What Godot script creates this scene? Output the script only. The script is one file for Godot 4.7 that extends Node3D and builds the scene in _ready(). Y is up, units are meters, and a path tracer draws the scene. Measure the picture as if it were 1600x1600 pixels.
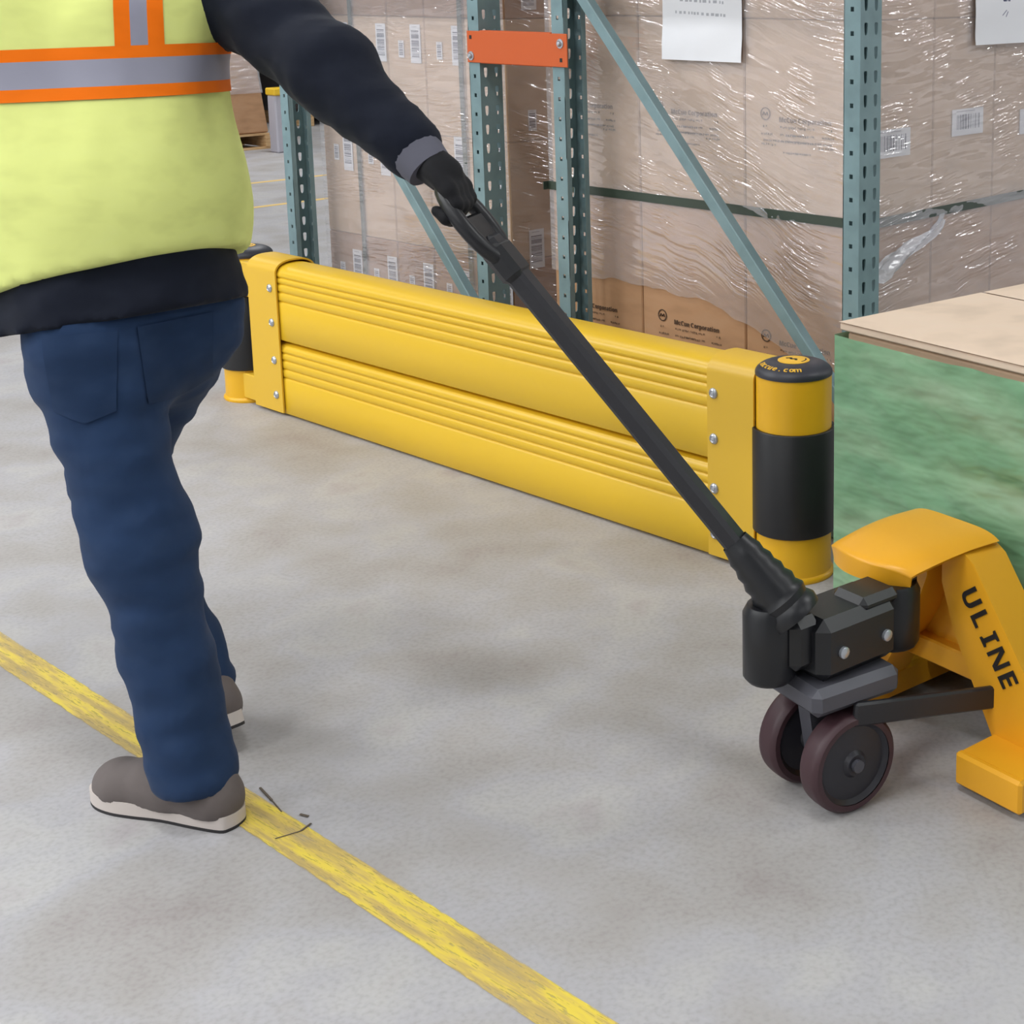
extends Node3D
# Warehouse aisle end: X runs along the yellow rack guard (to the right), Z out of the rack end towards the aisle, origin at the foot of the right guard post.

var M := {}
var used := {}
var rng := RandomNumberGenerator.new()


# ---------------------------------------------------------------- geometry
class Geo:
	var v := PackedVector3Array()
	var n := PackedVector3Array()
	var uv := PackedVector2Array()

	func tri(a: Vector3, b: Vector3, c: Vector3, na = null, nb = null, nc = null, ua := Vector2.ZERO, ub := Vector2.ZERO, uc := Vector2.ZERO) -> void:
		# a b c counter-clockwise seen from outside; stored clockwise
		var f := (b - a).cross(c - a)
		if f.length_squared() < 1e-18:
			return
		f = f.normalized()
		v.append_array([a, c, b])
		n.append_array([na if na != null else f, nc if nc != null else f, nb if nb != null else f])
		uv.append_array([ua, uc, ub])

	func quad(a: Vector3, b: Vector3, c: Vector3, d: Vector3, u0 := Vector2(0, 1), u1 := Vector2(1, 1), u2 := Vector2(1, 0), u3 := Vector2(0, 0)) -> void:
		tri(a, b, c, null, null, null, u0, u1, u2)
		tri(a, c, d, null, null, null, u0, u2, u3)

	func box(c: Vector3, s: Vector3, bev := 0.003, basis := Basis()) -> void:
		var h := s * 0.5
		bev = minf(bev, minf(h.x, minf(h.y, h.z)) * 0.9)
		var P := func(sx: int, sy: int, sz: int, ax: int) -> Vector3:
			var p := Vector3(sx * (h.x - (0.0 if ax == 0 else bev)), sy * (h.y - (0.0 if ax == 1 else bev)), sz * (h.z - (0.0 if ax == 2 else bev)))
			return c + basis * p
		for sg in [-1, 1]:
			var x := [P.call(sg, -1, -1, 0), P.call(sg, 1, -1, 0), P.call(sg, 1, 1, 0), P.call(sg, -1, 1, 0)]
			var y := [P.call(-1, sg, -1, 1), P.call(-1, sg, 1, 1), P.call(1, sg, 1, 1), P.call(1, sg, -1, 1)]
			var z := [P.call(-1, -1, sg, 2), P.call(1, -1, sg, 2), P.call(1, 1, sg, 2), P.call(-1, 1, sg, 2)]
			for q in [x, y, z]:
				if sg < 0:
					q.reverse()
				quad(q[0], q[1], q[2], q[3])
		if bev <= 0.0:
			return
		for a in [-1, 1]:
			for b in [-1, 1]:
				poly_out([P.call(a, b, -1, 0), P.call(a, b, 1, 0), P.call(a, b, 1, 1), P.call(a, b, -1, 1)], c)
				poly_out([P.call(a, -1, b, 0), P.call(a, 1, b, 0), P.call(a, 1, b, 2), P.call(a, -1, b, 2)], c)
				poly_out([P.call(-1, a, b, 1), P.call(1, a, b, 1), P.call(1, a, b, 2), P.call(-1, a, b, 2)], c)
				for d in [-1, 1]:
					poly_out([P.call(a, b, d, 0), P.call(a, b, d, 1), P.call(a, b, d, 2)], c)

	func poly_out(p: Array, centre: Vector3) -> void:
		var f: Vector3 = (p[1] - p[0]).cross(p[2] - p[0])
		if f.dot(p[0] - centre) < 0.0:
			p.reverse()
		for i in range(1, p.size() - 1):
			tri(p[0], p[i], p[i + 1])

	# profile of (radius, height); corners sharper than 40 degrees stay sharp
	func lathe(pr: Array, segs := 32, t := Transform3D(), from := 0.0, to := TAU) -> void:
		for i in range(pr.size() - 1):
			var a: Vector2 = pr[i]
			var b: Vector2 = pr[i + 1]
			var d := (b - a).normalized()
			var nn := Vector2(d.y, -d.x)
			var na := nn
			var nb := nn
			if i > 0:
				var e: Vector2 = (a - pr[i - 1]).normalized()
				if e.dot(d) > 0.75:
					na = (nn + Vector2(e.y, -e.x)).normalized()
			if i < pr.size() - 2:
				var e2: Vector2 = (pr[i + 2] - b).normalized()
				if e2.dot(d) > 0.75:
					nb = (nn + Vector2(e2.y, -e2.x)).normalized()
			for k in segs:
				var t0 := from + (to - from) * k / segs
				var t1 := from + (to - from) * (k + 1) / segs
				var c0 := Vector3(sin(t0), 0, cos(t0))
				var c1 := Vector3(sin(t1), 0, cos(t1))
				var U := Vector3.UP
				var A := t * (c0 * a.x + U * a.y)
				var B := t * (c1 * a.x + U * a.y)
				var C := t * (c1 * b.x + U * b.y)
				var D := t * (c0 * b.x + U * b.y)
				var bs := t.basis
				var nA := (bs * (c0 * na.x + U * na.y)).normalized()
				var nB := (bs * (c1 * na.x + U * na.y)).normalized()
				var nC := (bs * (c1 * nb.x + U * nb.y)).normalized()
				var nD := (bs * (c0 * nb.x + U * nb.y)).normalized()
				var ua := Vector2(float(k) / segs, a.y)
				var ub := Vector2(float(k + 1) / segs, a.y)
				var uc := Vector2(float(k + 1) / segs, b.y)
				var ud := Vector2(float(k) / segs, b.y)
				tri(A, B, C, nA, nB, nC, ua, ub, uc)
				tri(A, C, D, nA, nC, nD, ua, uc, ud)

	# polygon (counter-clockwise in x,y) pushed from z0 to z1
	func extrude(poly: PackedVector2Array, z0: float, z1: float, t := Transform3D(), smooth := 0.8) -> void:
		var ix := Geometry2D.triangulate_polygon(poly)
		var ccw := not Geometry2D.is_polygon_clockwise(poly)
		for i in range(0, ix.size(), 3):
			var a := poly[ix[i]]
			var b := poly[ix[i + 1]]
			var c := poly[ix[i + 2]]
			if (b - a).cross(c - a) < 0.0:
				var s := b
				b = c
				c = s
			tri(t * Vector3(a.x, a.y, z1), t * Vector3(b.x, b.y, z1), t * Vector3(c.x, c.y, z1), null, null, null, a, b, c)
			tri(t * Vector3(a.x, a.y, z0), t * Vector3(c.x, c.y, z0), t * Vector3(b.x, b.y, z0), null, null, null, a, c, b)
		var m := poly.size()
		var ns := []
		for i in m:
			var d := (poly[(i + 1) % m] - poly[i]).normalized()
			ns.append(Vector2(d.y, -d.x) * (1.0 if ccw else -1.0))
		for i in m:
			var a := poly[i]
			var b := poly[(i + 1) % m]
			var ni: Vector2 = ns[i]
			var na := ni
			var nb := ni
			if ni.dot(ns[(i + m - 1) % m]) > smooth:
				na = (ni + ns[(i + m - 1) % m]).normalized()
			if ni.dot(ns[(i + 1) % m]) > smooth:
				nb = (ni + ns[(i + 1) % m]).normalized()
			var A := t * Vector3(a.x, a.y, z0)
			var B := t * Vector3(b.x, b.y, z0)
			var C := t * Vector3(b.x, b.y, z1)
			var D := t * Vector3(a.x, a.y, z1)
			var nA := (t.basis * Vector3(na.x, na.y, 0)).normalized()
			var nB := (t.basis * Vector3(nb.x, nb.y, 0)).normalized()
			if ccw:
				tri(A, B, C, nA, nB, nB)
				tri(A, C, D, nA, nB, nA)
			else:
				tri(B, A, D, nB, nA, nA)
				tri(B, D, C, nB, nA, nB)

	# round tube along points, radius per point
	func tube(pts: Array, radii: Array, segs := 16, caps := true, flat := 1.0) -> void:
		var rings := []
		var norms := []
		var up := Vector3.UP
		for i in pts.size():
			var d: Vector3 = (pts[mini(i + 1, pts.size() - 1)] - pts[maxi(i - 1, 0)]).normalized()
			if absf(d.dot(up)) > 0.95:
				up = Vector3.RIGHT
			var s := d.cross(up).normalized()
			var w := s.cross(d).normalized()
			up = w
			var ring := []
			var nr := []
			for k in segs:
				var a := TAU * k / segs
				var q := s * cos(a) + w * sin(a) * flat
				ring.append(pts[i] + q * float(radii[i]))
				nr.append((s * cos(a) + w * sin(a) / flat).normalized())
			rings.append(ring)
			norms.append(nr)
		for i in range(pts.size() - 1):
			for k in segs:
				var k1 := (k + 1) % segs
				tri(rings[i][k], rings[i + 1][k], rings[i + 1][k1], norms[i][k], norms[i + 1][k], norms[i + 1][k1])
				tri(rings[i][k], rings[i + 1][k1], rings[i][k1], norms[i][k], norms[i + 1][k1], norms[i][k1])
		if caps:
			for k in range(1, segs - 1):
				tri(rings[0][0], rings[0][k], rings[0][k + 1])
				tri(rings[-1][0], rings[-1][k + 1], rings[-1][k])

	# sheet over (u,v) in 0..1 with shared smooth normals; seen from the side where u is right and v is up
	func sheet(nu: int, nv: int, f: Callable, tile := Vector2.ONE) -> void:
		var p := []
		for j in nv + 1:
			for i in nu + 1:
				p.append(f.call(float(i) / nu, float(j) / nv))
		var w := nu + 1
		var nm := []
		for j in nv + 1:
			for i in w:
				var dx: Vector3 = p[j * w + mini(i + 1, nu)] - p[j * w + maxi(i - 1, 0)]
				var dy: Vector3 = p[mini(j + 1, nv) * w + i] - p[maxi(j - 1, 0) * w + i]
				nm.append(dx.cross(dy).normalized())
		for j in nv:
			for i in nu:
				var a := j * w + i
				var b := a + 1
				var c := a + w + 1
				var d := a + w
				var ua := Vector2(float(i) / nu, 1.0 - float(j) / nv) * tile
				var ub := Vector2(float(i + 1) / nu, 1.0 - float(j) / nv) * tile
				var uc := Vector2(float(i + 1) / nu, 1.0 - float(j + 1) / nv) * tile
				var ud := Vector2(float(i) / nu, 1.0 - float(j + 1) / nv) * tile
				tri(p[a], p[b], p[c], nm[a], nm[b], nm[c], ua, ub, uc)
				tri(p[a], p[c], p[d], nm[a], nm[c], nm[d], ua, uc, ud)

	# flat plate of thickness t (front face at local z = 0) with rows of holes; cols = [[x from, x to, hole polygon centred on 0, x of centre]]
	func perforated(height: float, pitch: float, first: float, cols: Array, t: float, tf: Transform3D) -> void:
		var rows := []
		var y := first - pitch * 0.5
		while y > pitch:
			y -= pitch
		while y + pitch < height:
			rows.append(y)
			y += pitch
		for col in cols:
			var x0: float = col[0]
			var x1: float = col[1]
			var hole: PackedVector2Array = col[2]
			var cx: float = col[3]
			strip(x0, x1, 0.0, rows[0], t, tf)
			strip(x0, x1, rows[-1] + pitch, height, t, tf)
			for r in rows:
				var c := Vector2(cx, r + pitch * 0.5)
				var lo := Vector2(x0, r) - c
				var hi := Vector2(x1, r + pitch) - c
				var outer := PackedVector2Array([lo, Vector2(hi.x, lo.y), hi, Vector2(lo.x, hi.y)])
				var angles := []
				for p in hole:
					angles.append(p.angle())
				for p in outer:
					angles.append(p.angle())
				angles.sort()
				for i in angles.size():
					var a0: float = angles[i]
					var a1: float = angles[(i + 1) % angles.size()]
					var h0 := hit(hole, a0)
					var h1 := hit(hole, a1)
					var o0 := hit(outer, a0)
					var o1 := hit(outer, a1)
					var V := func(q: Vector2, z: float) -> Vector3: return tf * Vector3(q.x + c.x, q.y + c.y, z)
					quad(V.call(h0, 0.0), V.call(o0, 0.0), V.call(o1, 0.0), V.call(h1, 0.0))
					quad(V.call(h1, -t), V.call(o1, -t), V.call(o0, -t), V.call(h0, -t))
					quad(V.call(h0, 0.0), V.call(h1, 0.0), V.call(h1, -t), V.call(h0, -t))

	func strip(x0: float, x1: float, y0: float, y1: float, t: float, tf: Transform3D) -> void:
		quad(tf * Vector3(x0, y0, 0), tf * Vector3(x1, y0, 0), tf * Vector3(x1, y1, 0), tf * Vector3(x0, y1, 0))
		quad(tf * Vector3(x1, y0, -t), tf * Vector3(x0, y0, -t), tf * Vector3(x0, y1, -t), tf * Vector3(x1, y1, -t))

	static func hit(poly: PackedVector2Array, ang: float) -> Vector2:
		var d := Vector2.from_angle(ang)
		var best := 0.0
		for i in poly.size():
			var a := poly[i]
			var e := poly[(i + 1) % poly.size()] - a
			var den := d.cross(e)
			if absf(den) < 1e-12:
				continue
			var s := a.cross(e) / den
			var u := a.cross(d) / den
			if s > 0.0 and u > -1e-5 and u < 1.0 + 1e-5:
				best = maxf(best, s)
		return d * best

	func mesh() -> ArrayMesh:
		var a := []
		a.resize(Mesh.ARRAY_MAX)
		a[Mesh.ARRAY_VERTEX] = v
		a[Mesh.ARRAY_NORMAL] = n
		a[Mesh.ARRAY_TEX_UV] = uv
		var m := ArrayMesh.new()
		m.add_surface_from_arrays(Mesh.PRIMITIVE_TRIANGLES, a)
		return m


# A smooth union of tapered capsules, meshed as surface nets.
class Flesh:
	var A := PackedVector3Array()
	var B := PackedVector3Array()
	var ra := PackedFloat32Array()
	var rb := PackedFloat32Array()
	var sq := PackedVector3Array()
	var cuts: Array[Plane] = []      # keeps what lies behind every plane
	var bite_a := PackedVector3Array()
	var bite_b := PackedVector3Array()
	var bite_r := PackedFloat32Array()
	var k := 0.03
	var fold: FastNoiseLite
	var fold_amp := 0.0
	var fold_scale := Vector3.ONE
	var shell := 0.0

	func bone(a: Vector3, b: Vector3, r0: float, r1: float, squash := Vector3.ONE) -> void:
		A.append(a); B.append(b); ra.append(r0); rb.append(r1); sq.append(squash)

	func d(p: Vector3) -> float:
		var r := 1e9
		for i in A.size():
			var s := sq[i]
			var pa := (p - A[i]) * s
			var ba := (B[i] - A[i]) * s
			var h := clampf(pa.dot(ba) / maxf(ba.dot(ba), 1e-9), 0.0, 1.0)
			var di := (pa - ba * h).length() - lerpf(ra[i], rb[i], h)
			var g := maxf(k - absf(r - di), 0.0) / k
			r = minf(r, di) - g * g * k * 0.25
		if fold_amp > 0.0:
			r += fold_amp * fold.get_noise_3dv(p * fold_scale)
		if shell > 0.0:
			r = maxf(r, -(r + shell))
		for i in bite_a.size():
			var pa2 := p - bite_a[i]
			var ba2 := bite_b[i] - bite_a[i]
			var h2 := clampf(pa2.dot(ba2) / ba2.dot(ba2), 0.0, 1.0)
			r = maxf(r, bite_r[i] - (pa2 - ba2 * h2).length())
		for c in cuts:
			r = maxf(r, c.distance_to(p))
		return r

	func into(g: Geo, cell: float, lo := Vector3.INF, hi := Vector3.INF) -> void:
		if lo == Vector3.INF:
			lo = A[0]
			hi = A[0]
			for i in A.size():
				var m := maxf(ra[i], rb[i]) * 1.15 + 0.02
				lo = lo.min(A[i] - Vector3.ONE * m).min(B[i] - Vector3.ONE * m)
				hi = hi.max(A[i] + Vector3.ONE * m).max(B[i] + Vector3.ONE * m)
		var bl := 5
		var nb := Vector3i(((hi - lo) / (cell * bl)).ceil())
		var nx := nb.x * bl + 1
		var ny := nb.y * bl + 1
		var nz := nb.z * bl + 1
		var f := PackedFloat32Array()
		f.resize(nx * ny * nz)
		f.fill(1.0)
		var seen := PackedByteArray()
		seen.resize(nx * ny * nz)
		var active := []
		var reach := cell * bl * 1.25 + 0.012
		for bz in nb.z:
			for by in nb.y:
				for bx in nb.x:
					var c := lo + Vector3(bx + 0.5, by + 0.5, bz + 0.5) * cell * bl
					if absf(d(c)) > reach:
						continue
					active.append(Vector3i(bx, by, bz) * bl)
					for z in bl + 1:
						for y in bl + 1:
							var o := ((bz * bl + z) * ny + by * bl + y) * nx + bx * bl
							for x in bl + 1:
								if seen[o + x] == 0:
									seen[o + x] = 1
									f[o + x] = d(lo + Vector3(bx * bl + x, by * bl + y, bz * bl + z) * cell)
		var vid := {}
		var vs := PackedVector3Array()
		var sx := 1
		var sy := nx
		var sz := nx * ny
		var corner := [0, sx, sy, sx + sy, sz, sx + sz, sy + sz, sx + sy + sz]
		var offs := [Vector3(0, 0, 0), Vector3(1, 0, 0), Vector3(0, 1, 0), Vector3(1, 1, 0), Vector3(0, 0, 1), Vector3(1, 0, 1), Vector3(0, 1, 1), Vector3(1, 1, 1)]
		var edges := [[0, 1], [2, 3], [4, 5], [6, 7], [0, 2], [1, 3], [4, 6], [5, 7], [0, 4], [1, 5], [2, 6], [3, 7]]
		for b in active:
			for z in bl:
				for y in bl:
					for x in bl:
						var o: int = ((b.z + z) * ny + b.y + y) * nx + b.x + x
						var neg := 0
						for q in 8:
							if f[o + corner[q]] < 0.0:
								neg += 1
						if neg == 0 or neg == 8:
							continue
						var sum := Vector3.ZERO
						var cnt := 0
						for e in edges:
							var f0 := f[o + corner[e[0]]]
							var f1 := f[o + corner[e[1]]]
							if (f0 < 0.0) != (f1 < 0.0):
								sum += offs[e[0]].lerp(offs[e[1]], f0 / (f0 - f1))
								cnt += 1
						vid[o] = vs.size()
						vs.append(lo + (Vector3(b.x + x, b.y + y, b.z + z) + sum / cnt) * cell)
		var nrm := PackedVector3Array()
		nrm.resize(vs.size())
		var faces := PackedInt32Array()
		for o in vid:
			for ax in 3:
				var st: int = [sx, sy, sz][ax]
				var u: int = [sy, sz, sx][ax]
				var w: int = [sz, sx, sy][ax]
				var neg0 := f[o] < 0.0
				if neg0 == (f[o + st] < 0.0):
					continue
				if not (vid.has(o - u) and vid.has(o - w) and vid.has(o - u - w)):
					continue
				var q := [vid[o], vid[o - u], vid[o - u - w], vid[o - w]]
				if not neg0:
					q.reverse()
				faces.append_array([q[0], q[1], q[2], q[0], q[2], q[3]])
		for i in range(0, faces.size(), 3):
			var fn := (vs[faces[i + 1]] - vs[faces[i]]).cross(vs[faces[i + 2]] - vs[faces[i]])
			for j in 3:
				nrm[faces[i + j]] += fn
		for i in range(0, faces.size(), 3):
			var a := faces[i]
			var b2 := faces[i + 1]
			var c2 := faces[i + 2]
			g.tri(vs[a], vs[b2], vs[c2], nrm[a].normalized(), nrm[b2].normalized(), nrm[c2].normalized())


# ---------------------------------------------------------------- scene helpers
func numbered(called: String) -> String:
	var k: int = used.get(called, 0)
	used[called] = k + 1
	return called if k == 0 else "%s_%03d" % [called, k]


func put(called: String, g, m: Material, parent: Node3D = self) -> MeshInstance3D:
	var o := MeshInstance3D.new()
	o.mesh = g.mesh() if g is Geo else g
	o.material_override = m
	if parent == self:
		o.name = numbered(called)
	else:
		var nm := called
		var i := 0
		while parent.has_node(nm):
			i += 1
			nm = "%s_%03d" % [called, i]
		o.name = nm
	parent.add_child(o, true)
	return o


func thing(called: String, label: String, category: String, at := Vector3.ZERO, turn := 0.0, group := "") -> Node3D:
	var o := Node3D.new()
	o.name = numbered(called)
	add_child(o, true)
	o.position = at
	o.rotation.y = turn
	tag(o, label, category, group)
	return o


func tag(o: Node, label: String, category := "", group := "", kind := "") -> void:
	o.set_meta("label", label)
	if category:
		o.set_meta("category", category)
	if group:
		o.set_meta("group", group)
	if kind:
		o.set_meta("kind", kind)


func struct(called: String, g, m: Material, label: String, category: String) -> MeshInstance3D:
	var o := put(called, g, m)
	tag(o, label, category, "", "structure")
	return o


func mat(c: Color, rough := 0.6, metal := 0.0, spec := 0.5) -> StandardMaterial3D:
	var m := StandardMaterial3D.new()
	m.albedo_color = c
	m.roughness = rough
	m.metallic = metal
	m.metallic_specular = spec
	return m


func noise_tex(freq: float, ramp: Array, seed_: int, size := 512, octaves := 5, kind := FastNoiseLite.TYPE_SIMPLEX_SMOOTH, normal := false, bump := 4.0, ridged := false) -> NoiseTexture2D:
	var nz := FastNoiseLite.new()
	nz.noise_type = kind
	nz.seed = seed_
	nz.frequency = freq
	nz.fractal_octaves = octaves
	if ridged:
		nz.fractal_type = FastNoiseLite.FRACTAL_RIDGED
	var t := NoiseTexture2D.new()
	t.width = size
	t.height = size
	t.seamless = true
	t.noise = nz
	if normal:
		t.as_normal_map = true
		t.bump_strength = bump
	elif ramp.size():
		var gr := Gradient.new()
		var off := PackedFloat32Array()
		var col := PackedColorArray()
		for r in ramp:
			off.append(r[0])
			col.append(r[1])
		gr.offsets = off
		gr.colors = col
		t.color_ramp = gr
	return t


func world_tri(m: StandardMaterial3D, s: Vector3) -> StandardMaterial3D:
	m.uv1_triplanar = true
	m.uv1_world_triplanar = true
	m.uv1_scale = s
	return m


func rgb(r: int, g: int, b: int) -> Color:
	return Color8(r, g, b)


func aim(a: Vector3, b: Vector3, side := Vector3.RIGHT) -> Transform3D:   # local y from a to b
	var y := (b - a).normalized()
	var z := side.cross(y).normalized()
	var x := y.cross(z).normalized()
	return Transform3D(Basis(x, y, z), a)


func barcode(w: int, h: int, across: bool, seed_: int) -> ImageTexture:
	var im := Image.create(w, h, false, Image.FORMAT_RGB8)
	im.fill(rgb(228, 228, 234))
	var r := RandomNumberGenerator.new()
	r.seed = seed_
	var long := h if across else w
	var p := int(long * 0.16)
	while p < long * 0.86:
		var t := r.randi_range(1, 5)
		if across:
			im.fill_rect(Rect2i(int(w * 0.14), p, int(w * 0.72), t), rgb(70, 70, 92))
		else:
			im.fill_rect(Rect2i(p, int(h * 0.22), t, int(h * 0.56)), rgb(70, 70, 92))
		p += t + r.randi_range(1, 5)
	if across:
		im.fill_rect(Rect2i(int(w * 0.2), int(h * 0.06), int(w * 0.5), 2), rgb(120, 120, 135))
	else:
		im.fill_rect(Rect2i(int(w * 0.14), int(h * 0.09), int(w * 0.6), 2), rgb(120, 120, 135))
	im.generate_mipmaps()
	return ImageTexture.create_from_image(im)


# ---------------------------------------------------------------- materials
func materials() -> void:
	# concrete: two scales of mottling
	var con := mat(Color.WHITE, 0.55, 0.0, 0.4)
	con.albedo_texture = noise_tex(0.005, [[0.0, rgb(163, 157, 155)], [0.3, rgb(173, 170, 168)], [0.48, rgb(177, 175, 175)], [0.62, rgb(180, 179, 182)], [0.8, rgb(187, 186, 185)], [1.0, rgb(176, 170, 172)]], 4, 1024, 7)
	con.detail_enabled = true
	con.detail_blend_mode = BaseMaterial3D.BLEND_MODE_MUL
	con.detail_uv_layer = BaseMaterial3D.DETAIL_UV_1
	con.detail_albedo = noise_tex(0.16, [[0.0, rgb(230, 228, 227)], [0.45, rgb(247, 246, 246)], [1.0, rgb(255, 255, 255)]], 9, 1024, 6)
	con.heightmap_enabled = false
	world_tri(con, Vector3(0.42, 0.42, 0.42))
	M.concrete = con
	M.yellow = mat(rgb(230, 187, 40), 0.36, 0.0, 0.5)
	M.yellow_paint = mat(rgb(232, 176, 24), 0.36, 0.0, 0.5)
	M.bracket = mat(rgb(226, 182, 52), 0.42, 0.0, 0.5)
	M.rubber = mat(rgb(25, 25, 28), 0.42, 0.0, 0.5)
	M.cap = mat(rgb(50, 51, 60), 0.45)
	M.zinc = mat(rgb(190, 194, 202), 0.32, 0.7)
	var teal := mat(Color.WHITE, 0.42, 0.0, 0.5)
	teal.albedo_texture = noise_tex(0.02, [[0.0, rgb(108, 132, 137)], [0.5, rgb(119, 145, 150)], [1.0, rgb(126, 152, 158)]], 21, 256, 4)
	world_tri(teal, Vector3(1.5, 1.5, 1.5))
	M.teal = teal
	M.orange = mat(rgb(200, 90, 36), 0.45)
	M.carton = card(rgb(186, 146, 112), 31)
	M.carton_dull = card(rgb(172, 134, 106), 33)
	M.carton_pale = card(rgb(206, 176, 148), 35)
	M.lid = card(rgb(224, 202, 180), 37)
	M.wood = mat(Color.WHITE, 0.8, 0.0, 0.2)
	M.wood.albedo_texture = noise_tex(0.012, [[0.0, rgb(168, 132, 92)], [0.5, rgb(200, 166, 124)], [1.0, rgb(214, 184, 144)]], 41, 256, 4)
	M.wood.uv1_triplanar = true
	M.wood.uv1_scale = Vector3(1.2, 9.0, 1.2)
	M.paper = mat(rgb(232, 233, 238), 0.7)
	M.strap = mat(rgb(58, 70, 60), 0.4)
	M.tape = mat(rgb(206, 176, 128), 0.35)
	# stretch film: a thin clear sheet with crumpled relief
	M.film = film(0.04, Vector2(1.3, 1.45), 0.11, 51, -0.2, func(u: float, v: float) -> float: return (0.7 + 0.9 * smoothstep(0.5, 0.9, u) * smoothstep(0.2, 0.45, v)))
	M.film_side = film(0.03, Vector2(1.25, 1.8), 0.10, 53, 0.10, func(_u: float, _v: float) -> float: return 1.25)
	M.film_dull = film(0.10, Vector2(1.1, 1.6), 0.13, 55, 0.02, func(_u: float, _v: float) -> float: return 1.4)
	M.film_tail = mat(Color(0.90, 0.91, 0.95, 0.5), 0.2)
	M.film_tail.transparency = BaseMaterial3D.TRANSPARENCY_ALPHA
	var gf := mat(Color.WHITE, 0.3, 0.0, 0.5)
	gf.albedo_texture = noise_tex(0.008, [[0.0, rgb(108, 152, 116)], [0.4, rgb(122, 166, 128)], [0.65, rgb(136, 172, 136)], [1.0, rgb(156, 180, 150)]], 61, 512, 3)
	gf.uv1_scale = Vector3(0.4, 0.9, 1.0)
	gf.normal_enabled = true
	gf.normal_texture = noise_tex(0.012, [], 63, 512, 4, FastNoiseLite.TYPE_SIMPLEX_SMOOTH, true, 10.0)
	gf.normal_scale = 0.7
	M.green_film = gf
	M.jack_yellow = mat(rgb(240, 172, 38), 0.35)
	M.jack_black = mat(rgb(26, 27, 31), 0.38)
	M.jack_grey = mat(rgb(84, 84, 92), 0.45, 0.2)
	M.bar_black = mat(rgb(36, 36, 41), 0.42)
	M.tyre = mat(rgb(66, 42, 48), 0.5)
	M.hub = mat(rgb(44, 43, 50), 0.45)
	M.print_dark = mat(rgb(70, 54, 44), 0.8)
	M.print_black = mat(rgb(30, 26, 26), 0.6)
	M.print_yellow = mat(rgb(238, 186, 60), 0.5)
	M.dark = mat(rgb(34, 36, 34), 0.8)
	M.skin = mat(rgb(198, 150, 122), 0.55)
	M.skin.subsurf_scatter_enabled = true
	M.skin.subsurf_scatter_strength = 0.15
	M.hair = mat(rgb(52, 38, 30), 0.75)
	M.vest = cloth(rgb(231, 239, 146), 71, 0.9)
	M.vest.backlight_enabled = true
	M.vest.backlight = Color(0.18, 0.2, 0.06)
	M.orange_trim = cloth(rgb(246, 118, 16), 72, 0.8)
	M.silver = mat(rgb(146, 146, 162), 0.5, 0.1)
	M.jacket = cloth(rgb(26, 30, 42), 73, 0.85)
	M.jeans = cloth(rgb(40, 59, 90), 74, 0.95)
	M.pocket = cloth(rgb(36, 54, 83), 77, 0.95)
	M.glove = cloth(rgb(30, 30, 33), 75, 0.7)
	M.shoe = cloth(rgb(108, 100, 98), 76, 0.8)
	M.sole = mat(rgb(206, 196, 190), 0.6)
	M.tread = mat(rgb(48, 46, 48), 0.8)
	M.wall = mat(rgb(206, 208, 208), 0.9)
	M.ceiling = mat(rgb(222, 224, 224), 0.9)
	M.housing = mat(rgb(205, 206, 208), 0.5)
	M.guard_grey = mat(rgb(176, 174, 184), 0.55)
	var glow := mat(rgb(255, 255, 255), 0.6)
	glow.emission_enabled = true
	glow.emission = Color(1.0, 0.98, 0.95)
	glow.emission_energy_multiplier = 5.0
	M.lamp = glow


func card(c: Color, s: int) -> StandardMaterial3D:
	var m := mat(Color.WHITE, 0.8, 0.0, 0.25)
	m.albedo_texture = noise_tex(0.02, [[0.0, c.darkened(0.07)], [0.5, c], [1.0, c.lightened(0.05)]], s, 256, 4)
	world_tri(m, Vector3(0.9, 2.6, 0.9))
	return m


func cloth(c: Color, s: int, rough: float) -> StandardMaterial3D:
	var m := mat(Color.WHITE, rough, 0.0, 0.25)
	m.albedo_texture = noise_tex(0.02, [[0.0, c.darkened(0.05)], [0.5, c], [1.0, c.lightened(0.03)]], s, 256, 3)
	m.rim_enabled = true
	m.rim = 0.12
	m.rim_tint = 0.6
	return world_tri(m, Vector3(2.2, 3.5, 2.2))


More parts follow.
